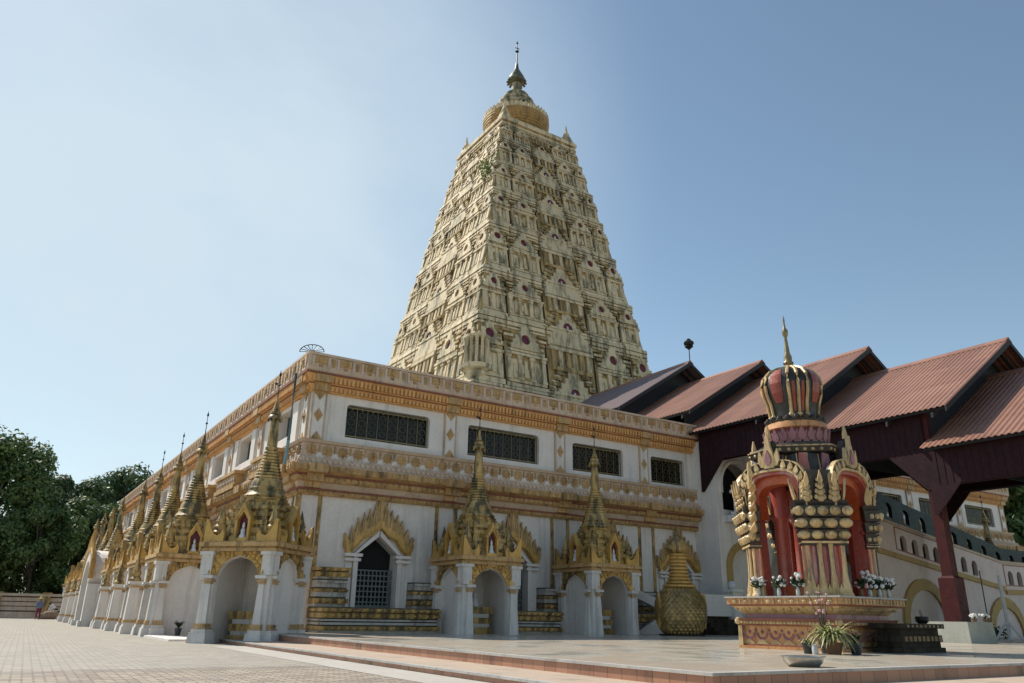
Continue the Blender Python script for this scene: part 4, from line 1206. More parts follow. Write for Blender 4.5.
# wall face with two blind arches (ochre bands) and small openings in the parapet
small = []
for x in (37.0, 37.95, 38.85, 39.75, 42.2, 43.2): small.append((x, topz(x) - .42))
for x in (46.75, 47.7, 48.65, 49.6, 50.6, 51.7, 52.8): small.append((x, topz(x) - .42))
small.sort()
xs = sorted(set([34.7, 45.9, 56.0] + [x - .26 for x, z in small] + [x + .26 for x, z in small]))
def inside(x): return next((p for p in small if abs(p[0] - x) < .25), None)
for a, b in zip(xs, xs[1:]):
    c = (a + b)/2; s = inside(c)
    def q(z0a, z0b, z1a, z1b): m.add([(a, SY, z0a), (b, SY, z0b), (b, SY, z1b), (a, SY, z1a)], [(0, 1, 2, 3)])
    if not s: q(ZP, ZP, topz(a), topz(b))
    else:
        zc = s[1]; q(ZP, ZP, zc - .72, zc - .72)
        P = [(c - .26*math.cos(PI*k/8), zc - .22 + .26*math.sin(PI*k/8)) for k in range(9)]
        for p, p2 in zip(P, P[1:]):
            m.add([(p[0], SY, p[1]), (p2[0], SY, p2[1]), (p2[0], SY, topz(p2[0])), (p[0], SY, topz(p[0]))], [(0, 1, 2, 3)])
            m.add([(p[0], SY, p[1]), (p2[0], SY, p2[1]), (p2[0], SY + .2, p2[1]), (p[0], SY + .2, p[1])], [(0, 1, 2, 3)])
        for e in (a, b): m.add([(e, SY, zc - .72), (e, SY, zc - .22), (e, SY + .2, zc - .22), (e, SY + .2, zc - .72)], [(0, 1, 2, 3)])
        m.add([(a, SY, zc - .72), (b, SY, zc - .72), (b, SY + .2, zc - .72), (a, SY + .2, zc - .72)], [(0, 1, 2, 3)])
m.build('wall', M['pinkwall'], st, world=True, recalc=False)
for x, z in small:
    m = MB(); m.box(x - .28, SY + .2, z - .75, x + .28, SY + .24, z + .08); m.build('dark_opening', M['dark'], st, world=True)  # dark panel added behind each opening, standing in for the shade inside
c = MB()
for a, b in ((34.7, 45.9), (45.903, 56)):
    c.ext([(a, topz(a)), (b, topz(b)), (b, topz(b) + .12), (a, topz(a) + .12)], (0, SY - .06, 0), (1, 0, 0), (0, 0, 1), (0, .34, 0))
c.build('coping', M['pale'], st, world=True)
c = MB()
for a, b in ((34.7, 45.9), (45.903, 56)):
    c.ext([(a, topz(a) - 1.62), (b, topz(b) - 1.45), (b, topz(b) - 1.22), (a, topz(a) - 1.38)], (0, SY - .10, 0), (1, 0, 0), (0, 0, 1), (0, .11, 0))
c.build('ochre_string_course', M['ochre'], st, world=True)
for a, b in ((36.4, 40.4), (46.15, 55)):      # thin panel outlines round the openings
    c = MB()
    for dz in (-.06, -1.12):
        c.ext([(a, topz(a) + dz - .05), (b, topz(b) + dz - .05), (b, topz(b) + dz), (a, topz(a) + dz)], (0, SY - .02, 0), (1, 0, 0), (0, 0, 1), (0, .025, 0))
    c.box(a - .05, SY - .02, topz(a) - 1.17, a, SY + .005, topz(a) - .07)
    c.build('panel_line', M['redp'], st, world=True)
for x, z_ap, r in ((38.06, 2.70, 2.0), (45.43, 2.04, 1.85), (52.6, 2.04, 1.85)):
    zs = z_ap - r + .25
    t = MB(); t.strip(hole_arch(x, r - .42, ZP, zs - .1), hole_arch(x, r, ZP, zs), (0, SY - .12, 0), (1, 0, 0), (0, 0, 1), (0, .13, 0))
    t.build('arch_band', M['ochre'], st, world=True)
    t = MB(); t.ext(hole_arch(x, r - .42, ZP, zs - .1), (0, SY - .02, 0), (1, 0, 0), (0, 0, 1), (0, .03, 0))
    t.build('blind_panel', M['pinkwall'], st, world=True)
# treads and dark green far balustrade
t = MB()
for k in range(14):
    x = 35.6 + k*.74; t.box(x, SY + .25, ZP, x + .74, 24.15, topz(x) - 1.25)
t.build('treads', M['concrete'], st, world=True)
def fz(x): return 7.26 + (5.23 - 7.26)*(x - 39.55)/(50.36 - 39.55) if x < 50.5 else 5.2
t = MB(); Yb = 24.2
xs2 = [37.2 + .5*k for k in range(42)]
for a, b in zip(xs2, xs2[1:]):
    opening = int(round((a - 37.2)/.5)) % 3 == 1
    if opening:
        t.ext([(a, ZP + 2), (b, ZP + 2), (b, fz(b) - 1.1), (a, fz(a) - 1.1)], (0, Yb, 0), (1, 0, 0), (0, 0, 1), (0, .2, 0))
        t.ext([(a, fz(a) - .5), (a + .12, fz(a) - .35), (b - .12, fz(b) - .35), (b, fz(b) - .5), (b, fz(b)), (a, fz(a))], (0, Yb, 0), (1, 0, 0), (0, 0, 1), (0, .2, 0))
    else: t.ext([(a, ZP + 2), (b, ZP + 2), (b, fz(b)), (a, fz(a))], (0, Yb, 0), (1, 0, 0), (0, 0, 1), (0, .2, 0))
t.build('dark_balustrade', M['teal'], st, world=True)

# small side stair and ball topped pier by the bird
ss = thing('side_steps', (25.8, 25.6, ZP), 'short flight of steps with a sloping white parapet behind the bird statue', 'steps')
m = MB()
m.ext([(22.6, 2.2), (22.6, 1.85), (25.2, .95), (25.2, ZP), (25.6, ZP), (25.6, 1.25)], (0, 25.9, 0), (1, 0, 0), (0, 0, 1), (0, .25, 0))
m.ext([(22.9, ZP), (25.2, ZP), (25.2, .7), (24.3, 1.0)], (0, 25.95, 0), (1, 0, 0), (0, 0, 1), (0, .15, 0))
m.build('parapet', M['white'], ss, world=True)
m = MB(); m.cbox(28.15, 25.3, 1.2, .5, .5, 1.82); m.cbox(28.15, 25.3, 2.15, .7, .7, .12); m.cbox(26.9, 25.35, 1.5, 2.2, .25, .9); m.build('newel', M['white'], ss, world=True)
m = MB(); m.ball((28.15, 25.3, 2.38), .2, 12, 8); m.build('ball', M['statue'], ss, True, world=True)
m = MB()
for k in range(5): m.box(26 + .05*k, 24.2 + .3*k, ZP, 28.0, 25.8, ZP + .16*(k + 1) - .002*k)
m.build('treads', M['soot'], ss, world=True)

# ------------------------------------------------------------------ bird statue
bd = thing('bird_statue', (23.2, 23.6, ZP), 'golden mythical bird statue with scaly round body and ringed neck beside the steps', 'statue', rz=R(-20))
m = MB()
prof = [(.55, 0), (.70, .08), (.86, .30), (.98, .62), (1.01, .95), (.96, 1.28), (.82, 1.55), (.64, 1.75), (.50, 1.90)]
m.lathe(prof, 32, 0, 0, 1.0, .92)
body = m.build('body', M['scale'], bd, True)
sc_ = MB()                                    # overlapping scales
def rad(z):
    for (a, za), (b, zb) in zip(prof, prof[1:]):
        if z <= zb: return a + (b - a)*(z - za)/(zb - za)
    return prof[-1][0]
rows = 14
for j in range(rows):
    z = .12 + 1.62*j/rows; r_ = rad(z); n = 30
    for i in range(n):
        a = 2*PI*(i + .5*(j % 2))/n
        c, s = math.cos(a), math.sin(a); w_ = PI*r_/n*1.02
        zt = z + .15; rt = rad(zt)
        def pt(da, zz, rr): return (rr*math.cos(a + da), .92*rr*math.sin(a + da), zz)
        d = PI/n
        sc_.add([pt(-d, zt - .03, rt + .022), pt(0, zt + .03, rt + .02), pt(d, zt - .03, rt + .022), pt(d*.8, z + .02, rad(z) + .045), pt(0, z - .05, rad(z - .05) + .085), pt(-d*.8, z + .02, rad(z) + .045)], [(0, 1, 2, 3, 4, 5)])
sc_.build('feather_scales', M['scale'], body, recalc=False)
m = MB(); prof2 = []
for k in range(10):
    z = 1.80 + .135*k; r_ = (.64, .50, .42, .385, .365, .35, .34, .335, .33, .33)[k]
    prof2 += [(r_ - .03, z), (r_ + .03, z + .03), (r_ + .03, z + .09), (r_ - .03, z + .12)]
m.lathe(prof2, 22, 0, 0, 1, .95); m.build('ringed_neck', M['goldb'], bd, True)
m = MB()
m.lathe([(.34, 3.12), (.42, 3.2), (.44, 3.34), (.38, 3.52), (.26, 3.66), (.12, 3.82), (.05, 4.0), (.01, 4.25)], 14, -.02, -.02, 1.05, 1.0)
m.ext([(0, .12), (.34, .02), (.46, -.08), (.36, -.12), (.0, -.14)], (-.30, -.14, 3.36), (-.9, -.43, 0), (0, 0, 1), (.08, -.18, 0))
for s in (-1, 1): m.ball((-.20 + .14*s, -.32, 3.42), .07, 6, 4)
m.build('beaked_head', M['gold'], bd, True)
for sg in (-1, 1):
    m = MB()
    m.tube([(sg*.66, -.50, 1.6), (sg*.88, -.40, 1.1), (sg*.84, -.42, .6), (sg*.64, -.46, .15)], .035, 6)
    m.ext([(0, 0), (.16, .3), (.14, .9), (-.05, 1.35), (-.2, 1.0), (-.15, .4)], (sg*.93, -.1, .25), (0, 1, 0), (0, 0, 1), (sg*.07, 0, 0))
    m.build('wing', M['goldb'], bd)
m = MB(); m.lathe([(.9, .0), (.9, .05), (.75, .06)], 24); m.build('base', M['soot'], bd)
# ------------------------------------------------------------------ the little shrine
SR = R(6)
SC = Vector((16.6, 12.4, ZP))
sh = thing('ornate_shrine', tuple(SC), 'ornate red and gold shrine with flame arches and black ribbed crown dome', 'shrine', rz=SR)
def sqs(mb, tiers):
    for a, b, o, o2 in tiers: mb.fr(-o, -o, o, o, a + .001, -o2, -o2, o2, o2, b)
base = part_empty('base', sh)
m = MB(); sqs(m, [(0, .06, 1.30, 1.30), (.10, .50, 1.22, 1.22)]); m.build('carved_panel', M['shrb'], base)
m = MB(); sqs(m, [(.06, .10, 1.26, 1.26), (.50, .54, 1.27, 1.27), (.60, .66, 1.32, 1.34), (.93, .97, 1.40, 1.42)]); m.build('red_band', M['redp'], base)
m = MB(); sqs(m, [(.54, .60, 1.30, 1.30), (.76, .93, 1.18, 1.38)]); m.build('yellow_moulding', M['shr'], base)
m = MB(); sqs(m, [(.66, .76, 1.16, 1.16)]); m.build('neck', M['lotus'], base)
m = MB(); sqs(m, [(.97, 1.11, 1.45, 1.45)]); frieze = m
m = MB(); sqs(m, [(1.11, 1.145, 1.49, 1.49)]); m.build('pale_slab', M['nosing'], base)
fz_ = MB(); vn = MB(); bd_ = MB(); tp = MB()
for q in range(4):
    A = Matrix.Rotation(q*PI/2, 4, 'Z')
    MM = A @ Matrix(((1, 0, 0, 0), (0, -1, 0, 0), (0, 0, 1, 0), (0, 0, 0, 1)))
    for q_ in (fz_, vn, bd_, tp): q_.M = MM
    for u in run(-1.38, 1.38, .30):
        disc(fz_, u, 1.04, 1.45, .07, .035, 6); fz_.cbox(u + .15, 1.455, 1.04, .03, .03, .11)
    for u in run(-1.2, 1.2, .34):              # garland scrolls of the lower panel
        vn.tube([(u + .13*math.cos(t), 1.225, .34 - .13*math.sin(t)) for t in [PI*k/8 for k in range(9)]], .028, 5)
        vn.ball((u, 1.225, .36), .04, 6, 4); vn.ball((u - .17, 1.225, .40), .035, 6, 4)
        tp.ext([(u - .17, .10), (u + .17, .10), (u, .22)], (0, 1.22, 0), (1, 0, 0), (0, 0, 1), (0, .02, 0))
    for u in run(-1.3, 1.3, .09): bd_.ball((u, 1.31, .57), .032, 5, 4)
    for u in run(-1.3, 1.3, .10): bd_.ball((u, 1.30, .86), .028, 5, 4)
frieze.take(fz_, 1).build('frieze', [M['shrb'], M['shr']], base, recalc=False); vn.build('garland_trim', M['lotus'], base, recalc=False)
bd_.build('bead_trim', M['shr'], base, recalc=False); tp.build('pointed_trim', M['shr'], base, recalc=False)
m = MB()
for sx in (-1, 1):
    for sy in (-1, 1): m = MB(); m.fr(sx*1.24-.06, sy*1.24-.06, sx*1.24+.06, sy*1.24+.06, 0, sx*1.24-.05, sy*1.24-.05, sx*1.24+.05, sy*1.24+.05, .5); m.ball((sx*1.28, sy*1.28, .60), .085, 8, 6); m.build('corner_foot', M['shr'], base)
pass
T0 = 1.145
OA, OB = 1.30, .62
CC = (OA + OB)/2
PW = (OA - OB)*math.sqrt(2)/2              # half width of a diagonal pier
def leafpts(w, h): return [(-w*.55, 0), (w*.55, 0), (w, h*.28), (w*.80, h*.52), (w*.42, h*.74), (0, h), (-w*.42, h*.74), (-w*.80, h*.52), (-w, h*.28)]
for sx, sy in ((-1, -1), (1, -1), (1, 1), (-1, 1)):
    e = part_empty('corner_column', sh)
    n = Vector((sx, sy, 0)).normalized(); t = Vector((-n.y, n.x, 0)); C0 = Vector((sx*CC, sy*CC, 0))
    FR = Matrix(((t.x, n.x, 0, C0.x), (t.y, n.y, 0, C0.y), (0, 0, 1, 0), (0, 0, 0, 1)))   # local (tangent, outward, z)
    m = MB(); m.M = FR; m.fr(-PW + .04, -.14, PW - .04, .0, T0, -PW + .08, -.14, PW - .08, .0, 2.4); m.build('shaft', M['red'], e)
    g = MB(); pl = MB(); g.M = pl.M = FR
    for k in range(4):
        u = -PW + .06 + (2*PW - .12)*k/3; us = u*.88; o = .02 if k in (0, 3) else .06
        big = 1.0 if k in (0, 3) else .8
        g.lathe([(.17*big, T0), (.15*big, T0 + .06), (.12*big, T0 + .10), (.125*big, T0 + .16), (.075, T0 + .36), (.055, T0 + .50), (.048, 1.9), (.055, 2.2), (.075, 2.28)], 8, us, o, 1, .8)
        if k < 3:
            uc = (us + (-PW + .06 + (2*PW - .12)*(k + 1)/3)*.88)/2
            pl.box(uc - .075, .0, T0 + .25, uc - .045, .02, 2.25); pl.box(uc + .045, .0, T0 + .25, uc + .075, .02, 2.25)
            g.ext(leafpts(.055, .26), (uc, .02, T0), (1, 0, 0), (0, .1, 1), (0, .06, 0))
    for s_ in (-1, 1):
        for o in (-.10,): g.lathe([(.10, T0), (.06, T0 + .3), (.04, T0 + .5), (.04, 2.25)], 6, s_*(PW - .04), o)
    g.build('gilded_ribs', M['shr'], e, True); pl.build('mosaic_strips', M['purple'], e)
    l = MB(); k_ = MB(); l.M = k_.M = FR
    for (za, zb, hw, ot) in ((2.27, 2.34, PW + .01, .13), (2.40, 2.58, PW + .04, .16), (2.64, 2.84, PW + .09, .20), (2.90, 3.12, PW + .14, .25), (3.16, 3.24, PW + .10, .2)):
        k_.fr(-hw, -.14, hw, ot - .04, za - .03, -hw - .03, -.16, hw + .03, ot, zb)
    l.box(-PW - .03, -.15, 2.285, PW + .03, .14, 2.33)
    for (zz, hw, ot, n_, sz) in ((2.47, PW + .02, .15, 4, .085), (2.73, PW + .07, .19, 4, .095), (3.0, PW + .12, .24, 5, .095)):
        for i in range(n_):
            u = -hw + .06 + (2*hw - .12)*i/(n_ - 1)
            w_ = (2*hw - .1)/(n_ - 1)*.47
            l.ball((u, ot - .02, zz), w_*1.02, 9, 6, 1, .62, sz*1.18/(w_*1.02)); l.ball((u, ot + .05, zz + sz*.3), w_*.45, 7, 5, 1, .6, .8)
        for s_ in (-1, 1):
            for i in range(2):
                l.ball((s_*(hw + .0), ot - .10 - .12*i, zz), sz*.95, 7, 5, .6, .9, .95)
    k_.build('black_core', M['black'], e); l.build('lotus_capital', M['shr'], e, True)
    f = MB(); f.M = FR
    for k in range(3):
        u = -.31 + .31*k; hh = .66 if k == 1 else .60
        for j, (zz, rr) in enumerate(((.05, .085), (.17, .08), (.29, .07), (.40, .055))):
            f.ball((u, .20 + .02*j, 3.22 + zz*hh/.6), rr, 7, 5, 1, .6, .9)
            for d_ in (-1, 1): f.ball((u + d_*(.085 - .012*j), .17 + .02*j, 3.26 + zz*hh/.6), rr*.62, 6, 4, 1, .6, 1.25)
        f.ext(leafpts(.055, .34), (u, .24, 3.22 + hh*.55), (1, 0, 0), (0, .12, 1), (0, .05, 0))
    for s_ in (-1, 1):
        f.ext(leafpts(.09, .55), (s_*(PW + .02), 0, 3.22), (0, 1, 0), (s_*.2, 0, 1), (s_*.05, 0, 0))
    f.build('leaf_crest', M['shr'], e)
    b_ = MB(); b_.M = FR
    b_.ext([(-PW, 0), (PW, 0), (PW - .06, .75), (-PW + .06, .75)], (0, .06, 3.2), (1, 0, 0), (0, .08, 1), (0, .03, 0)); b_.build('crest_backing', M['black'], e)
    if (sx, sy) in ((-1, 1), (1, -1)):      # outward curling crest seen against the wall
        c = MB()
        tt = t if (C0 + t).xy.length and ((C0 + t) - Vector((0, 0, 0))).dot(Vector((-.8, .6, 0))*(1 if sx < 0 else -1)) > C0.dot(Vector((-.8, .6, 0))*(1 if sx < 0 else -1)) else -t
        for k in range(5):
            p = C0 + tt*(PW + .10 + .075*k) + n*.05 + Vector((0, 0, 2.62 + .23*k))
            for d_ in (-.08, .08): c.ball(tuple(p + tt*d_*.6 + Vector((0, 0, d_))), .12 - .009*k, 7, 5, 1, 1, .95)
            c.ext(leafpts(.08, .30), p + tt*.08, n, tt*.9 + Vector((0, 0, .7)), Vector((0, 0, -.05)))
        q_ = C0 + tt*(PW + .42) + n*.05 + Vector((0, 0, 3.6))
        c.ext(leafpts(.10, .62), q_, tt, tt*.35 + Vector((0, 0, 1)), n*.08)
        c.build('curled_crest', M['shr'], e)
# flame arches
for q in range(4):
    A = Matrix.Rotation(q*PI/2, 4, 'Z')
    e = part_empty('flame_arch', sh)
    yo = -OA - .03
    n = 24
    def prof_a(k, lift=0):
        """rounded, shouldered arch curve: half width .78, springing 3.05, top 4.05 at k = 1"""
        out = []
        for i in range(n + 1):
            g_ = PI - PI*i/n
            c_, s_ = math.cos(g_), math.sin(g_)
            x = .80*k*math.copysign(abs(c_)**.62, c_)*(1 - .13*max(0, 1 - abs(s_)*2.2)); z = 3.12 + lift + .95*k*abs(s_)**.62 - .05
            if i in (0, n): z = 2.92
            out.append((x, z))
        return out
    inn = prof_a(.90); mid = prof_a(1.0); out_ = prof_a(1.20, .03)
    r_ = MB(); r_.M = A
    r_.strip(inn, mid, (0, yo + .05, 0), (1, 0, 0), (0, 0, 1), (0, .45, 0))
    for s in (-1, 1): r_.fr(s*.64 - .10, yo + .12, s*.64 + .10, yo + .50, T0, s*.70 - .10, yo + .06, s*.70 + .10, yo + .50, 3.0); r_.ball((s*.66, yo + .2, 2.62), .14, 8, 6, 1, 1, .5)
    r_.build('red_jamb', M['red'], e)
    o_ = MB(); o_.M = A
    o_.strip(prof_a(.70, -.02), prof_a(.895), (0, yo + .20, 0), (1, 0, 0), (0, 0, 1), (0, .34, 0))
    for s in (-1, 1): o_.tube([(s*.54, yo + .14, T0), (s*.58, yo + .12, 2.9)], .03, 6)
    o_.build('orange_lining', M['redo'], e)
    b = MB(); b.M = A; b.strip(mid, out_, (0, yo + .02, 0), (1, 0, 0), (0, 0, 1), (0, .16, 0))
    b.ext([(-.36, 4.05), (.36, 4.05), (.20, 4.4), (.09, 4.75), (-.09, 4.75), (-.20, 4.4)], (0, yo + .05, 0), (1, 0, 0), (0, 0, 1), (0, .14, 0))
    b.build('black_backing', M['black'], e)
    g = MB(); g.M = A
    rim = prof_a(1.225, .03)
    for i in range(2, n - 1, 2 if True else 1):
        x, z = mid[i]; t = -1 + 2*i/n
        X_, Z_ = out_[i]
        dn_ = Vector((X_ - x, Z_ - z)).normalized()
        up = (dn_*.55 + Vector((0, .75))).normalized()
        if abs(t) < .1: continue
        g.ext(leafpts(.07, .23), (x + dn_.x*.03, yo + .02, z + dn_.y*.03), (up.y, 0, -up.x), (up.x, 0, up.y), (0, -.05, 0))
        g.ball((x + dn_.x*.07, yo - .02, z + dn_.y*.07), .045, 6, 4, 1, .6, 1)
    g.strip(prof_a(.985), prof_a(1.04), (0, yo - .02, 0), (1, 0, 0), (0, 0, 1), (0, .06, 0))
    g.strip(out_, rim, (0, yo - .01, 0), (1, 0, 0), (0, 0, 1), (0, .12, 0))
    g.ext([(-.13, 0), (.13, 0), (.17, .18), (.13, .36), (.07, .55), (.045, .78), (-.045, .78), (-.07, .55), (-.13, .36), (-.17, .18)], (0, yo + .03, 4.08), (1, 0, 0), (0, 0, 1), (0, -.08, 0))
    for s in (-1, 1): g.ext(leafpts(.09, .42), (s*.17, yo + .02, 4.12), (1, 0, 0), (s*.2, 0, 1), (0, -.06, 0))
    g.lathe([(.07, 4.80), (.065, 4.92), (.04, 5.05), (.02, 5.14)], 7, 0, yo + .05)
    g.build('gilded_leaves', M['shr'], e)
    w_ = MB(); w_.M = A; w_.ext(leafpts(.09, .36), (0, yo - .05, 4.16), (1, 0, 0), (0, 0, 1), (0, -.03, 0)); w_.build('tympanum_leaf', M['lotus'], e)
# inner pillars and drapery
m = MB()
for sx in (-1, 1):
    for sy in (-1, 1):
        m.lathe([(.20, T0), (.18, T0 + .5), (.17, 2.9), (.24, 3.0), (.22, 3.1), (.19, 4.0)], 12, sx*.42, sy*.42)
m.build('inner_pillar', M['red'], sh, True)
m = MB(); m.box(-.6, -.6, T0, .6, .6, T0 + .25); m.build('inner_pedestal', M['redo'], sh)
m = MB(); m.box(-.8, -.8, 3.96, .8, .8, 4.02); m.build('ceiling', M['redo'], sh)
# central turret
tr = part_empty('turret', sh)
m = MB(); m.lathe([(1.02, 4.02), (1.0, 4.3), (.95, 4.75)], 16); m.build('black_core', M['black'], tr)
m = MB(); gb = MB()
for k in range(12):
    m = p = MB()
    a = 2*PI*k/12 + R(6); c, s = math.cos(a), math.sin(a)
    (m if k % 2 else p).ext([(-.12, 4.0), (.12, 4.0), (.09, 4.45), (-.09, 4.45)], (1.16*c, 1.16*s, 0), (-s, c, 0), (-.035*c, -.035*s, 1), (.05*c, .05*s, 0))
    m.build('red_panel' if k % 2 else 'purple_panel', M['red'] if k % 2 else M['lotus'], tr)
    for da in (-.13, .13): gb.tube([((1.0)*math.cos(a + da), 1.0*math.sin(a + da), 4.0), (.96*math.cos(a + da), .92*math.sin(a + da), 4.7)], .022, 5)
gb.build('gilded_edges', M['shr'], tr)
m = MB(); m.lathe([(1.0, 4.5), (1.18, 4.58), (1.22, 4.72), (1.1, 4.8), (.7, 4.9)], 6, rot=R(9)); m.lift(-.10).build('cornice', M['black'], tr, True)
m = MB()
for k in range(36): a = 2*PI*k/36; q6 = (a - R(9)) % (PI/3) - PI/6; rr = 1.19*math.cos(PI/6)/math.cos(q6); m.ball((rr*math.cos(a), rr*math.sin(a), 4.64), .045, 5, 4)
m.lathe([(1.18, 4.70), (1.24, 4.72), (1.24, 4.74), (1.18, 4.75)], 6, rot=R(9))
m.lift(-.10).build('bead_trim', M['shr'], tr)
m = MB(); m.lathe([(.55, 4.82), (.70, 4.95), (.74, 5.1), (.66, 5.26)], 24)
for j, (zz, rr) in enumerate(((4.90, .68), (4.98, .72))):
    for k in range(22):
        a = 2*PI*(k + .5*j)/22; c, s = math.cos(a), math.sin(a)
        m.ext(leafpts(.10, .34), (rr*c, rr*s, zz - .05), (-s, c, 0), (.18*c, .18*s, 1), (.05*c, .05*s, 0))
m.lift(-.10).build('lotus_petals', M['lotus'], tr)
m = MB(); m.lathe([(.70, 5.24), (.78, 5.28), (.75, 5.42), (.68, 5.46)], 28); m.lift(-.10).build('gold_collar', M['shrb'], tr, True)
m = MB(); m.lathe([(.70, 5.44), (.72, 5.5), (.60, 5.58)], 24)
for k in range(20): a = 2*PI*k/20; m.ball((.68*math.cos(a), .68*math.sin(a), 5.54), .075, 6, 4)
m.lift(-.10).build('black_fringe', M['black'], tr)
dp = [(.56, 5.5), (.56, 5.7), (.60, 5.95), (.68, 6.2), (.72, 6.45), (.68, 6.67), (.54, 6.84), (.31, 6.95), (.12, 7.0)]
m = MB(); m.lathe(dp, 32); dome = m.lift(-.10).build('crown_dome', M['black'], tr, True)
g = MB(); rp = MB()
for k in range(12):
    a = PI/4 + (k//3)*PI/2 + (k % 3 - 1)*R(19); c, s = math.cos(a), math.sin(a)
    g.tube([((r_ + .03)*c, (r_ + .03)*s, z) for r_, z in dp], .042, 6)
    g.ball((.58*c, .58*s, 5.62), .075, 6, 5)
def gore(a, half, lo, hi):
    pts = []
    for i in range(lo, hi + 1):
        r_, z = dp[i]; d = half*(.75 if i in (lo, hi) else 1)
        pts.append([((r_ + .016)*math.cos(a + e_), (r_ + .016)*math.sin(a + e_), z) for e_ in (-d, -d/2, 0, d/2, d)])
    vs = [p_ for pr_ in pts for p_ in pr_]
    rp.add(vs, [(5*i+j, 5*i+j+1, 5*i+j+6, 5*i+j+5) for i in range(len(pts) - 1) for j in range(4)])
for k in range(4):
    gore(k*PI/2, R(13), 2, 6)
    for d_ in (-1, 1): gore(PI/4 + k*PI/2 + d_*R(9.5), R(3.5), 1, 4)
g.lift(-.10).build('gilded_ribs', M['shr'], tr, True); rp.lift(-.10).build('red_panels', M['redw'], tr, recalc=False)
m = MB(); m.lathe([(.15, 6.95), (.16, 7.02), (.10, 7.08), (.14, 7.14), (.10, 7.2), (.11, 7.3), (.07, 7.42), (.045, 7.75), (.035, 7.86), (.075, 7.94), (.08, 8.06), (.035, 8.14), (.02, 8.3), (.03, 8.34), (.005, 8.5)], 10)
m.lift(-.10).build('spire', M['soot3'], tr, True)

# ------------------------------------------------------------------ things round the shrine
def rot2(x, y): return (SC.x + x*math.cos(SR) - y*math.sin(SR), SC.y + x*math.sin(SR) + y*math.cos(SR))
def vase(x, y, label, fl, n=12, hgt=.20):
    X, Y = rot2(x, y)
    o = thing('flower_vase', (X, Y, ZP + 1.146), label, 'vase', 'vases of flowers standing on the shrine slab')
    m = MB(); m.lathe([(.035, 0), (.05, .04), (.045, .12), (.03, .17), (.04, .20)], 9); m.build('vase', M['glassw'] if fl == 'flower' else M['terra'], o, True)
    m = MB(); f = MB()
    for k in range(n*2):
        a = random.uniform(0, 2*PI); r_ = random.uniform(.02, .15); z = .22 + random.uniform(0, hgt)
        m.tube([(0, 0, .15), (r_*.5*math.cos(a), r_*.5*math.sin(a), z*.8), (r_*math.cos(a), r_*math.sin(a), z)], .006, 4)
        f.ball((r_*math.cos(a), r_*math.sin(a), z), random.uniform(.028, .055), 6, 4)
    for k in range(40):
        a = random.uniform(0, 2*PI); r_ = random.uniform(.05, .17); z = random.uniform(.2, .36)
        m.add([(0, 0, z - .06), (r_*math.cos(a + .3), r_*math.sin(a + .3), z), (r_*1.3*math.cos(a), r_*1.3*math.sin(a), z + .06), (r_*math.cos(a - .3), r_*math.sin(a - .3), z)], [(0, 1, 2, 3)])
    m.build('leaves', M['leafd'], o, recalc=False); f.build('blossoms', M[fl], o, True)
vase(-1.34, .60, 'white flower bunch at the back end of the sunny side of the shrine slab', 'flower')
vase(-1.36, .05, 'small dark leafed white flowers in the middle of the sunny side of the shrine slab', 'flower', 6)
vase(-1.34, -.42, 'tall white flowers beside the near corner column on the sunny side of the shrine', 'flower', 12, .3)
vase(-.30, -1.35, 'pink flowers on the shrine slab just right of the near corner column', 'pinkf', 8, .12)
vase(.15, -1.32, 'largest white bouquet on the shaded front of the shrine slab', 'flower', 16, .34)
vase(.55, -1.34, 'white and green bouquet in the middle of the shaded front of the shrine slab', 'flower', 12, .24)
vase(.95, -1.35, 'white flowers at the far right end of the shrine slab', 'flower', 12, .22)
# sooty offering table
X, Y = rot2(.62, -1.82)
ot = thing('offering_table', (X, Y, ZP), 'low sooty stepped stone altar table in front of the shaded side of the shrine', 'altar', rz=SR)
m = MB()
for a, b, o, p in ((0, .10, .98, .34), (.10, .22, .90, .28), (.22, .36, .94, .32), (.36, .50, .88, .27), (.50, .60, 1.02, .36)): m.box(-o, -p, a + .001, o, p, b)
m.build('stepped_stone', M['soot'], ot)
m = MB()
for u in run(-.9, .9, .2): m.cbox(u, -.325, .29, .12, .03, .10); m.cbox(u + .1, -.36, .55, .1, .02, .055)
m.build('carved_band', M['soot2'], ot)
X, Y = rot2(1.55, -1.75)
iw = thing('incense_burner', (X, Y, ZP + .601), 'black round incense burner on the right end of the sooty altar table', 'incense burner')
m = MB(); m.lathe([(.09, 0), (.14, .05), (.15, .12), (.13, .16), (.11, .14)], 14); m.build('bowl', M['iron'], iw, True)
m = MB()
for k in range(5): m.tube([(.02*k - .04, 0, .12), (.04*k - .08, .01*k, .30)], .004, 4)
m.build('incense_stick', M['terra'], iw)

def pot(loc, label, r_, h_, mat, leafm, n, L, droop, w_=.02, cat='potted plant'):
    o = thing('potted_plant', loc, label, cat, 'potted plants in front of the shrine')
    m = MB(); m.lathe([(r_*.7, 0), (r_, h_*.9), (r_*1.08, h_*.9), (r_*1.08, h_), (r_*.92, h_), (r_*.9, h_*.92)], 14); m.build('pot', mat, o, True)
    f = MB()
    for k in range(n):
        a = random.uniform(0, 2*PI); l_ = L*random.uniform(.6, 1.15); d = droop*random.uniform(.5, 1.3)
        c, s = math.cos(a), math.sin(a); P = []
        for j in range(6):
            t = j/5; rr = l_*(t*.75); z = h_ + l_*(1.0*t - d*t*t)
            P.append((rr*c, rr*s, z))
        vs = []
        for j, q in enumerate(P):
            ww = w_*(1 - (j/5)**2) + .003
            vs += [(q[0] - s*ww, q[1] + c*ww, q[2]), (q[0] + s*ww, q[1] - c*ww, q[2])]
        f.add(vs, [(2*j, 2*j+1, 2*j+3, 2*j+2) for j in range(5)])
    f.build('leaves', leafm, o, recalc=False)
    return o
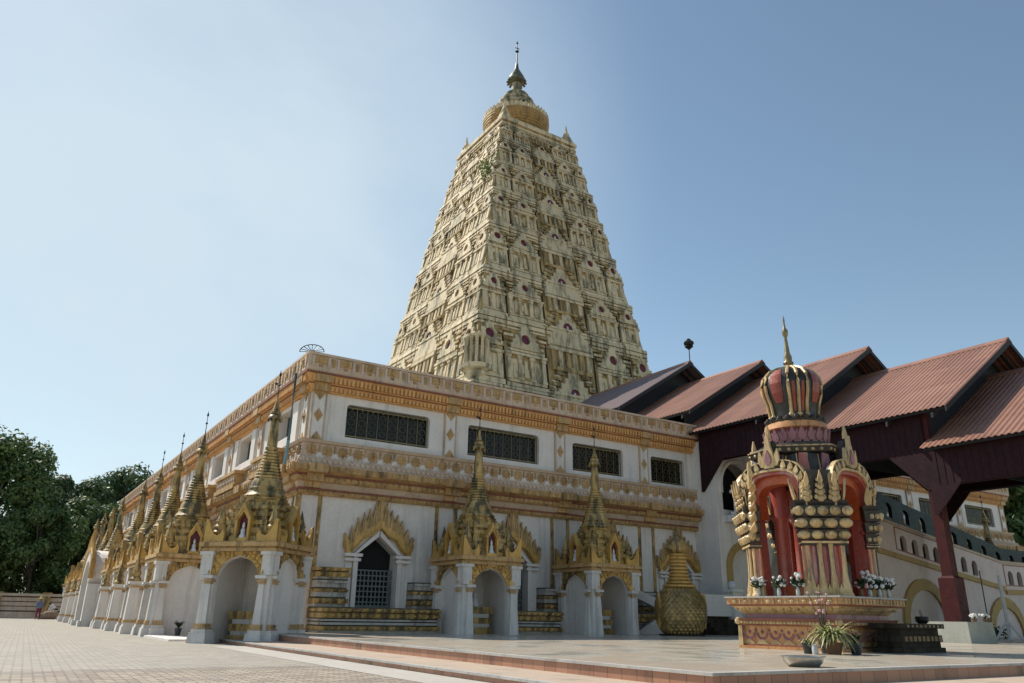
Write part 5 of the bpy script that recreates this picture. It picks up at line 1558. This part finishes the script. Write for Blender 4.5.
pot((14.43, 10.45, ZP), 'big pale spider plant with arching striped leaves at the near corner of the shrine', .19, .22, M['terra'], M['leaf'], 240, .72, .95, .02)
pot((14.02, 10.75, ZP), 'small plant in a tilted black pot left of the spider plant', .11, .20, M['potd'], M['leaf'], 30, .22, 1.1, .02)
pot((14.79, 10.20, ZP), 'dark leafed plant in a black pot right of the spider plant', .13, .22, M['potd'], M['leafd'], 60, .30, .7, .022)
o = pot((14.66, 10.80, ZP), 'tall thin pink flowering plant rising behind the spider plant', .12, .2, M['potd'], M['leafd'], 24, .35, .3, .015)
m = MB(); f = MB()
for k in range(16):
    a = random.uniform(0, 2*PI); r_ = random.uniform(.05, .28); z = random.uniform(.7, 1.25)
    m.tube([(0, 0, .2), (r_*.3*math.cos(a), r_*.3*math.sin(a), z*.6), (r_*math.cos(a), r_*math.sin(a), z)], .007, 4)
    f.ball((r_*math.cos(a), r_*math.sin(a), z), random.uniform(.018, .035), 6, 4)
m.build('stems', M['bark'], o); f.build('blossoms', M['pinkf'], o, True)
j = thing('glass_jar', (13.91, 10.50, ZP), 'small clear glass jar between the black pot and the spider plant', 'jar')
m = MB(); m.lathe([(.055, 0), (.06, .02), (.06, .13), (.045, .15), (.045, .17)], 12); m.build('glass', M['glassw'], j, True)
m = MB(); m.lathe([(.05, .17), (.05, .19)], 12); m.build('lid', M['silver'], j)
# aluminium basin at the platform edge
b = thing('metal_basin', (9.98, 7.75, ZP), 'shallow oval aluminium basin on the edge of the marble platform', 'basin', rz=R(-30))
m = MB(); m.lathe([(.20, 0), (.22, .005), (.275, .06), (.30, .13), (.325, .135), (.325, .14), (.29, .137), (.265, .06), (.21, .014), (.01, .012)], 28, sx=1.0, sy=.72)
m.build('bowl', M['silver'], b, True)
m = MB(); m.lathe([(.316, .131), (.332, .136), (.316, .142)], 28, sx=1, sy=.72, cap=False); m.build('rim', M['silver'], b, True)

# poles right of the post
wp = thing('pole_stand', (33.6, 16.4, ZP), 'white metal pole on three splayed legs right of the purple post', 'stand')
m = MB(); m.tube([(0, 0, .05), (0, 0, 2.45)], .07, 8); m.build('pole', M['steelw'], wp, True)
m = MB()
for k in range(3):
    a = 2*PI*k/3 + .4; m.tube([(0, 0, .75), (.55*math.cos(a), .55*math.sin(a), 0.02)], .045, 6)
m.build('leg', M['steelw'], wp)
bp = thing('black_pole', (32.6, 16.6, ZP), 'thin black pole standing between the purple post and the white pole', 'pole')
m = MB(); m.tube([(0, 0, 0), (0, 0, 2.6)], .022, 6); m.build('shaft', M['iron'], bp); m = MB(); m.lathe([(.12, 0), (.12, .03), (.03, .05)], 10); m.build('foot', M['iron'], bp)
for i, (x, y, l) in enumerate(((28.05, 14.72, 'white flowering pot plant on the lit corner of the concrete post plinth'), (28.6, 14.66, 'small white flower pot at the foot of the purple post'))):
    o = pot((x, y, .972), l, .08, .10, M['terra'], M['leafd'], 20, .16, .5, .015)
    o['group'] = 'flower pots on the post plinth'
    m = MB()
    for k in range(12): m.ball((random.uniform(-.12, .12), random.uniform(-.12, .12), .16 + random.uniform(0, .08)), .045, 6, 4)
    m.build('blossoms', M['flower'], o, True)
aw_ = thing('orange_canopy', (63.5, 30, 0), 'orange canvas canopy with blue tarpaulin seen past the far end of the hall', 'canopy')
m = MB()
ca = [(1.9*math.cos(PI - PI*k/12), 5.6 + .75*math.sin(PI*k/12)) for k in range(13)]
m.strip(ca, [(x, z + .05) for x, z in ca], (0, -1.2, 0), (1, 0, 0), (0, 0, 1), (0, 2.4, 0)); m.build('canvas', M['orangec'], aw_)
m = MB(); m.box(-1.8, 1.0, 3.2, 1.6, 1.05, 5.6); m.build('tarpaulin', M['bluec'], aw_)
m = MB()
for x in (-1.8, 1.8):
    for y in (-1.1, 1.1): m.tube([(x, y, 0), (x, y, 5.6)], .05, 6)
m.build('pole', M['steelw'], aw_)

# potted plants inside two pavilions
for x, y, z, l in ((14.45, 25.9, ZP + .92, 'dark bushy plant in a white pot inside the first platform pavilion'),):
    o = pot((x, y, z), l, .13, .22, M['statue'], M['leafd'], 120, .42, .4, .03); o['group'] = 'plants inside the pavilions'
o = pot((5.95, 31.3, .06), 'dark potted plant standing in the gap before the second side pavilion', .12, .25, M['potd'], M['leafd'], 60, .32, .4, .03); o['group'] = 'plants inside the pavilions'
# ------------------------------------------------------------------ end wall
bw = thing('boundary_wall', (-8, 95, 0), 'low banded grey wall with gold posts closing the far end of the courtyard', 'wall')
m = MB(); g = MB(); d = MB()
m.box(-30, .1, 0, 16, .8, .55)
for z in (.68, 1.12, 1.56): m.box(-30, .2, z, 16, .6, z + .36)
m.box(-30, 0, 2.05, 16, .8, 2.3)
d.box(-30, .35, .5, 16, .5, 2.06)
m.build('courses', M['pinkw'], bw); d.build('dark_gaps', M['groove'], bw)
for x in [-29 + 4.2*k for k in range(11)]:
    m = MB(); m.box(x - .3, -.08, .05, x + .3, .7, 2.04); m.box(x - .42, -.15, 2.31, x + .42, .8, 2.42); m.build('gold_post', M['gold'], bw)

# ------------------------------------------------------------------ trees
def make_tree(name, H, spread, seed, leafm, blobs, leaf=.42, per=240, base=.22):
    rnd = random.Random(seed)
    root = bpy.data.objects.new(name, None); col.objects.link(root)
    t = MB()
    t.tube([(0, 0, -.2), (.1, .05, H*.2), (-.1, .1, H*.45), (.1, 0, H*.7), (0, 0, H*.9)], H*.028, 8, H*.006)
    cs = []
    for k in range(blobs):
        z = H*(base + (1 - base)*rnd.random()**.85)
        f = (z/H - base)/(1 - base)
        R_ = spread*(.55 + .75*math.sin(PI*min(1, f*.85 + .12)))*(1 if f < .75 else 1.25 - f*.45)
        a = rnd.uniform(0, 2*PI); rr = R_*math.sqrt(rnd.uniform(.15, 1))
        cs.append((Vector((rr*math.cos(a), rr*math.sin(a), min(z, H*.95))), H*rnd.uniform(.06, .115)))
    for c, r_ in cs[::3]:
        s = Vector((0, 0, c.z*.62)); t.tube([s, (s + c)/2 + Vector((0, 0, .3)), c], H*.010, 5, H*.003)
    t.build('trunk', M['bark'], root, True)
    f = MB(); V, F_ = f.v, f.f
    for c, r_ in cs:
        for k in range(per):
            u = Vector((rnd.gauss(0, 1), rnd.gauss(0, 1), rnd.gauss(0, .8))).normalized()
            p = c + u*r_*rnd.uniform(.55, 1.12)
            nrm = (u + Vector((rnd.uniform(-.8, .8), rnd.uniform(-.8, .8), rnd.uniform(-.3, 1.0)))).normalized()
            a = nrm.cross(Vector((rnd.uniform(-1, 1), rnd.uniform(-1, 1), .3))).normalized(); b = nrm.cross(a)
            s1 = leaf*rnd.uniform(.6, 1.2); s2 = s1*.55
            n = len(V)
            V += [tuple(p - a*s1), tuple(p + b*s2), tuple(p + a*s1), tuple(p - b*s2)]
            F_.append((n, n+1, n+2, n+3))
    f.build('crown', leafm, root, recalc=False)
    return root
tA = make_tree('broadleaf_tree', 19.5, 5.2, 3, M['tree1'], 85, .27, 330, .08)
tB = make_tree('broadleaf_tree', 16, 6.5, 5, M['tree2'], 85, .27, 330, .04)
tC = make_tree('broadleaf_tree', 13, 4.8, 9, M['tree1'], 65, .25, 320, .02)
GT = 'trees beyond the courtyard'
def put(src, x, y, s, rz, lab, first=False):
    o = src if first else copy_tree(src)
    o.location = (x, y, 0); o.scale = (s, s, s); o.rotation_euler = (0, 0, rz); tag(o, lab, 'tree', GT)
put(tA, -1.6, 106, 1.0, 0, 'tallest dark tree behind the far end wall, at the very edge of the view', True)
put(tB, 5.5, 112, 1.0, .5, 'rounded dark tree just beside the tallest tree beyond the end wall', True)
put(tC, 3.4, 101, .9, 1, 'short bushy tree close behind the end wall, above the walking person', True)
put(tB, 14.5, 120, 1.17, 2.1, 'broad tree whose rounded top shows nearest the side roofline of the hall')
put(tC, 9.2, 104, 1.0, 2.6, 'mid green tree directly behind the far side spires')
put(tB, -7.5, 112, .95, 4, 'dense dark tree partly outside the view behind the end wall')
put(tC, -4.4, 100, .8, 5, 'low bushy tree behind the end wall below the tallest tree')
put(tC, 15.5, 108, 1.05, 3.7, 'green tree rising behind the last golden pavilion')
put(tA, 23, 130, .95, 3, 'distant tree mostly hidden behind the side of the hall')
put(tB, 70, 37, 1.15, 1.2, 'dark tree beyond the far end of the hall front, seen under the walkway roof')
put(tC, 65.5, 33.5, 1.1, 2.2, 'pale green small tree by the orange canopy')
put(tA, 78, 40, 1.0, .2, 'tall tree behind the arched staircase, farthest from the hall')
# low dark shrub by the poles
hb = thing('low_shrub', (37.2, 20.2, ZP), 'dark low shrub behind the white pole at the foot of the rose wall', 'shrub')
f = MB(); rnd = random.Random(2)
for k in range(900):
    x, y, z = rnd.uniform(-2.6, 3.6), rnd.uniform(-.5, .5), rnd.uniform(0, .62)*(1 - .3*rnd.random())
    n = len(f.v); s = rnd.uniform(.06, .13); a = Vector((rnd.uniform(-1, 1), rnd.uniform(-1, 1), rnd.uniform(-.5, 1))).normalized(); b = a.cross(Vector((.3, .2, 1))).normalized()
    p = Vector((x, y, z)); f.v += [tuple(p - a*s), tuple(p + b*s*.5), tuple(p + a*s), tuple(p - b*s*.5)]; f.f.append((n, n+1, n+2, n+3))
f.build('foliage', M['tree2'], hb, recalc=False)
m = MB()
for k in range(8): x = -2.4 + .8*k; m.tube([(x, 0, 0), (x + .1, .1, .5)], .02, 5)
m.build('stems', M['bark'], hb)
# weeds on the tower edge
zt = 35.8
hwt = th(zt)
wd = thing('wild_plant', (TX - hwt - .15, TY - hwt + .9, zt), 'wild green plant sprouting from the tower near its sharp upper corner', 'plant')
f = MB()
for k in range(260):
    u = Vector((rnd.gauss(0, .5), rnd.gauss(0, .5), rnd.gauss(.3, .5)))*1.0; n = len(f.v); s = rnd.uniform(.1, .22)
    a = Vector((rnd.uniform(-1, 1), rnd.uniform(-1, 1), rnd.uniform(-1, 1))).normalized(); b = a.cross(Vector((.3, .2, 1))).normalized()
    f.v += [tuple(u - a*s), tuple(u + b*s*.4), tuple(u + a*s), tuple(u - b*s*.4)]; f.f.append((n, n+1, n+2, n+3))
f.build('foliage', M['tree1'], wd, recalc=False)
m = MB(); m.tube([(.3, .1, -.5), (0, 0, .1), (-.3, -.2, .6)], .04, 5); m.tube([(.2, .1, -.3), (.2, -.3, .4)], .03, 5); m.build('stem', M['bark'], wd)

# ------------------------------------------------------------------ people
def skin(name, joints, edges, mat, parent=None, sub=1):
    bm = bmesh.new(); L = bm.verts.layers.skin.verify(); vs = []
    for i, (p, r_) in enumerate(joints):
        v = bm.verts.new(p); v[L].radius = (r_, r_) if isinstance(r_, float) else r_
        v[L].use_root = (i == 0); vs.append(v)
    for a, b in edges: bm.edges.new((vs[a], vs[b]))
    me = bpy.data.meshes.new(name); bm.to_mesh(me); bm.free()
    me.materials.append(mat)
    o = bpy.data.objects.new(name, me); col.objects.link(o)
    o.modifiers.new('skin', 'SKIN').use_smooth_shade = True
    s = o.modifiers.new('sub', 'SUBSURF'); s.levels = s.render_levels = sub
    if parent: o.parent = parent
    return o
def person(loc, rz, label, bend, stride, shirt, trousers, hat=None, arm=0):
    root = thing('person', loc, label, 'person', 'people at the far end of the courtyard', rz)
    def B(x, y, z):                       # bend the trunk forward (towards -y) about the hips
        dz = z - .88
        return (x, y - dz*math.sin(bend), .88 + dz*math.cos(bend)) if dz > 0 else (x, y, z)
    hip = (0, 0, .90)
    J = [(hip, (.13, .10)), (B(0, 0, 1.15), (.13, .095)), (B(0, 0, 1.38), (.15, .09)), (B(0, 0, 1.47), .055), (B(0, -.01, 1.56), (.08, .09)), (B(0, 0, 1.66), (.075, .085))]
    E_ = [(0, 1), (1, 2), (2, 3), (3, 4), (4, 5)]
    hands = []
    for s in (-1, 1):
        n = len(J)
        sh_ = B(s*.18, 0, 1.38)
        if bend > .4: el = (s*.24, sh_[1] - .05, sh_[2] - .28); wr = (s*.20, sh_[1] - .16, sh_[2] - .52)
        else: el = (s*.25, sh_[1] + s*stride*.3, 1.10); wr = (s*.24, sh_[1] + s*stride*.5 - .06, .86)
        J += [(sh_, .062), (el, .044), (wr, .032), ((wr[0], wr[1] - .03, wr[2] - .10), .036)]
        E_ += [(2, n), (n, n+1), (n+1, n+2), (n+2, n+3)]
        hands.append(wr)
        n = len(J)
        k = s*stride
        J += [((s*.09, 0, .84), .088), ((s*.095, -k*.5 - .04, .47), .06), ((s*.095, -k*.9 + .03, .09), .042), ((s*.10, -k*.9 - .10, .035), .035)]
        E_ += [(0, n), (n, n+1), (n+1, n+2), (n+2, n+3)]
    skin('body', J, E_, M['skin'], root, 2)
    Sj = [(B(0, 0, .86), (.155, .125)), (B(0, 0, 1.15), (.155, .12)), (B(0, 0, 1.37), (.165, .11)), (B(0, 0, 1.45), .07)]
    Se = [(0, 1), (1, 2), (2, 3)]
    for s, i in ((-1, 6), (1, 14)):
        n = len(Sj); Sj += [(J[i][0], .082), (J[i+1][0], .062), (tuple(Vector(J[i+1][0]).lerp(Vector(J[i+2][0]), .7)), .05)]
        Se += [(2, n), (n, n+1), (n+1, n+2)]
    skin('shirt', Sj, Se, shirt, root, 2)
    Tj = [((0, 0, .92), (.14, .115))]; Te = []
    for s, i in ((-1, 10), (1, 18)):
        n = len(Tj); Tj += [(J[i][0], .105), (J[i+1][0], .08), (tuple(Vector(J[i+2][0]) + Vector((0, 0, .06))), .062)]
        Te += [(0, n), (n, n+1), (n+1, n+2)]
    skin('trousers', Tj, Te, trousers, root, 2)
    hc = Vector(J[5][0])
    m = MB()
    if hat: m.lathe([(.20, -.02), (.21, .0), (.11, .03), (.10, .10), (.05, .13), (.01, .135)], 16)
    else: m.ball((0, .02, .0), .098, 12, 8)
    m.v = [(x + hc.x, y + hc.y, z + hc.z + (.04 if hat else 0.01)) for x, y, z in m.v]
    m.build('hat' if hat else 'hair', hat or M['tr_dark'], root, True)
    m = MB()                               # nose, ears
    m.ball(tuple(Vector(B(0, -.095, 1.60))), .018, 6, 4)
    for s in (-1, 1): m.ball(tuple(Vector(B(s*.08, 0, 1.60))), .02, 6, 4)
    m.build('nose_and_ears', M['skin'], root, True)
    h = MB()
    for wx in hands:
        w_ = Vector(wx) + Vector((0, -.04, -.13))
        for k in range(4): h.tube([w_ + Vector(((k - 1.5)*.018, 0, .02)), w_ + Vector(((k - 1.5)*.02, -.015, -.05)), w_ + Vector(((k - 1.5)*.02, -.03, -.075 + .008*abs(k - 1.5)))], .009, 5)
        h.tube([w_ + Vector((0, -.03, .04)), w_ + Vector((.0, -.06, -.01))], .010, 5)
    h.build('fingers', M['skin'], root, True)
    return root
person((3.75, 78.5, 0), R(190), 'person in a yellow hat, blue grey shirt and plum trousers walking across the courtyard', .08, .22, M['sh_blue'], M['tr_plum'], M['hat'])
person((5.35, 84.5, 0), R(-70), 'person in a white shirt bending over beside the farthest white piers', .95, .05, M['sh_white'], M['tr_dark'])
sk = thing('cloth_bundle', (4.9, 83.6, 0), 'heap of brown sacking on the ground beside the bending person', 'bundle')
m = MB(); m.ball((0, 0, .3), .55, 14, 9, 1.2, .8, .75); m.ball((-.6, .1, .22), .38, 12, 8, 1, .8, .8); m.ball((.35, .2, .55), .3, 10, 7, 1, .8, .7)
rnd = random.Random(4); m.v = [(x + rnd.uniform(-.03, .03), y + rnd.uniform(-.03, .03), max(0, z + rnd.uniform(-.03, .03))) for x, y, z in m.v]
m.build('sacking', M['sack'], sk, True)

# ------------------------------------------------------------------ sun, sky, camera
sd = Vector((-.34, .84, 1.0)).normalized()         # towards the sun
el = math.asin(sd.z); az = math.atan2(sd.x, sd.y)
L = bpy.data.lights.new('sun', 'SUN'); L.energy = 5.0; L.angle = R(.5); L.color = (1, .93, .82)
so = bpy.data.objects.new('sun', L); col.objects.link(so); so.rotation_euler = sd.to_track_quat('Z', 'Y').to_euler()
wld = bpy.data.worlds.new('World'); scene.world = wld; wld.use_nodes = True
nt = wld.node_tree; bg = nt.nodes['Background']
sky = nt.nodes.new('ShaderNodeTexSky'); sky.sky_type = 'NISHITA'; sky.sun_disc = False
sky.sun_elevation = el; sky.sun_rotation = az
sky.air_density = 1.0; sky.dust_density = .3; sky.ozone_density = 1.0; sky.altitude = 200
tint = nt.nodes.new('ShaderNodeMix'); tint.data_type = 'RGBA'; tint.blend_type = 'MULTIPLY'; tint.inputs[0].default_value = 1
tint.inputs[7].default_value = (1.06, 1.04, .91, 1)
nt.links.new(sky.outputs[0], tint.inputs[6]); 
# thin cirrus veil, thickest towards the left of the temple
tcw = nt.nodes.new('ShaderNodeTexCoord')
dt = nt.nodes.new('ShaderNodeVectorMath'); dt.operation = 'DOT_PRODUCT'; dt.inputs[1].default_value = (0.0258, 0.8937, 0.4480)
nt.links.new(tcw.outputs['Generated'], dt.inputs[0])
mr = nt.nodes.new('ShaderNodeMapRange'); mr.interpolation_type = 'SMOOTHSTEP'; mr.inputs[1].default_value = .775; mr.inputs[2].default_value = 1.0
nt.links.new(dt.outputs['Value'], mr.inputs[0])
mpw = nt.nodes.new('ShaderNodeMapping'); mpw.inputs['Rotation'].default_value = (.3, .5, .2); mpw.inputs['Scale'].default_value = (2.2, 5, 3)
nzw = nt.nodes.new('ShaderNodeTexNoise'); nzw.inputs['Scale'].default_value = 1.1; nzw.inputs['Detail'].default_value = 7; nzw.inputs['Roughness'].default_value = .55
nt.links.new(tcw.outputs['Generated'], mpw.inputs[0]); nt.links.new(mpw.outputs[0], nzw.inputs['Vector'])
m2 = nt.nodes.new('ShaderNodeMapRange'); m2.inputs[1].default_value = .35; m2.inputs[2].default_value = .65; m2.inputs[3].default_value = .62; m2.inputs[4].default_value = .92
nt.links.new(nzw.outputs['Fac'], m2.inputs[0])
ml = nt.nodes.new('ShaderNodeMath'); ml.operation = 'MULTIPLY'; nt.links.new(mr.outputs[0], ml.inputs[0]); nt.links.new(m2.outputs[0], ml.inputs[1])
veil = nt.nodes.new('ShaderNodeMix'); veil.data_type = 'RGBA'; veil.inputs[7].default_value = (4.35, 5.2, 5.75, 1)
nt.links.new(ml.outputs[0], veil.inputs[0]); nt.links.new(tint.outputs[2], veil.inputs[6])
nt.links.new(veil.outputs[2], bg.inputs['Color']); bg.inputs['Strength'].default_value = .138
cam = bpy.data.cameras.new('camera'); co = bpy.data.objects.new('camera', cam); col.objects.link(co)
cam.sensor_width = 36; cam.lens = CAM_LENS; cam.clip_end = 2000; cam.clip_start = .05
rt, dn2, fw = [Vector([CAM_R[i][k] for i in range(3)]) for k in range(3)]
mw = Matrix.Identity(4)
for i in range(3): mw[i][0] = rt[i]; mw[i][1] = -dn2[i]; mw[i][2] = -fw[i]
mw.translation = (0, 0, .9); co.matrix_world = mw
scene.camera = co
scene.view_settings.view_transform = 'Standard'; scene.view_settings.look = 'None'
scene.view_settings.gamma = 1; scene.view_settings.exposure = EXPO
scene.cycles.use_denoising = True
scene.cycles.max_bounces = 6
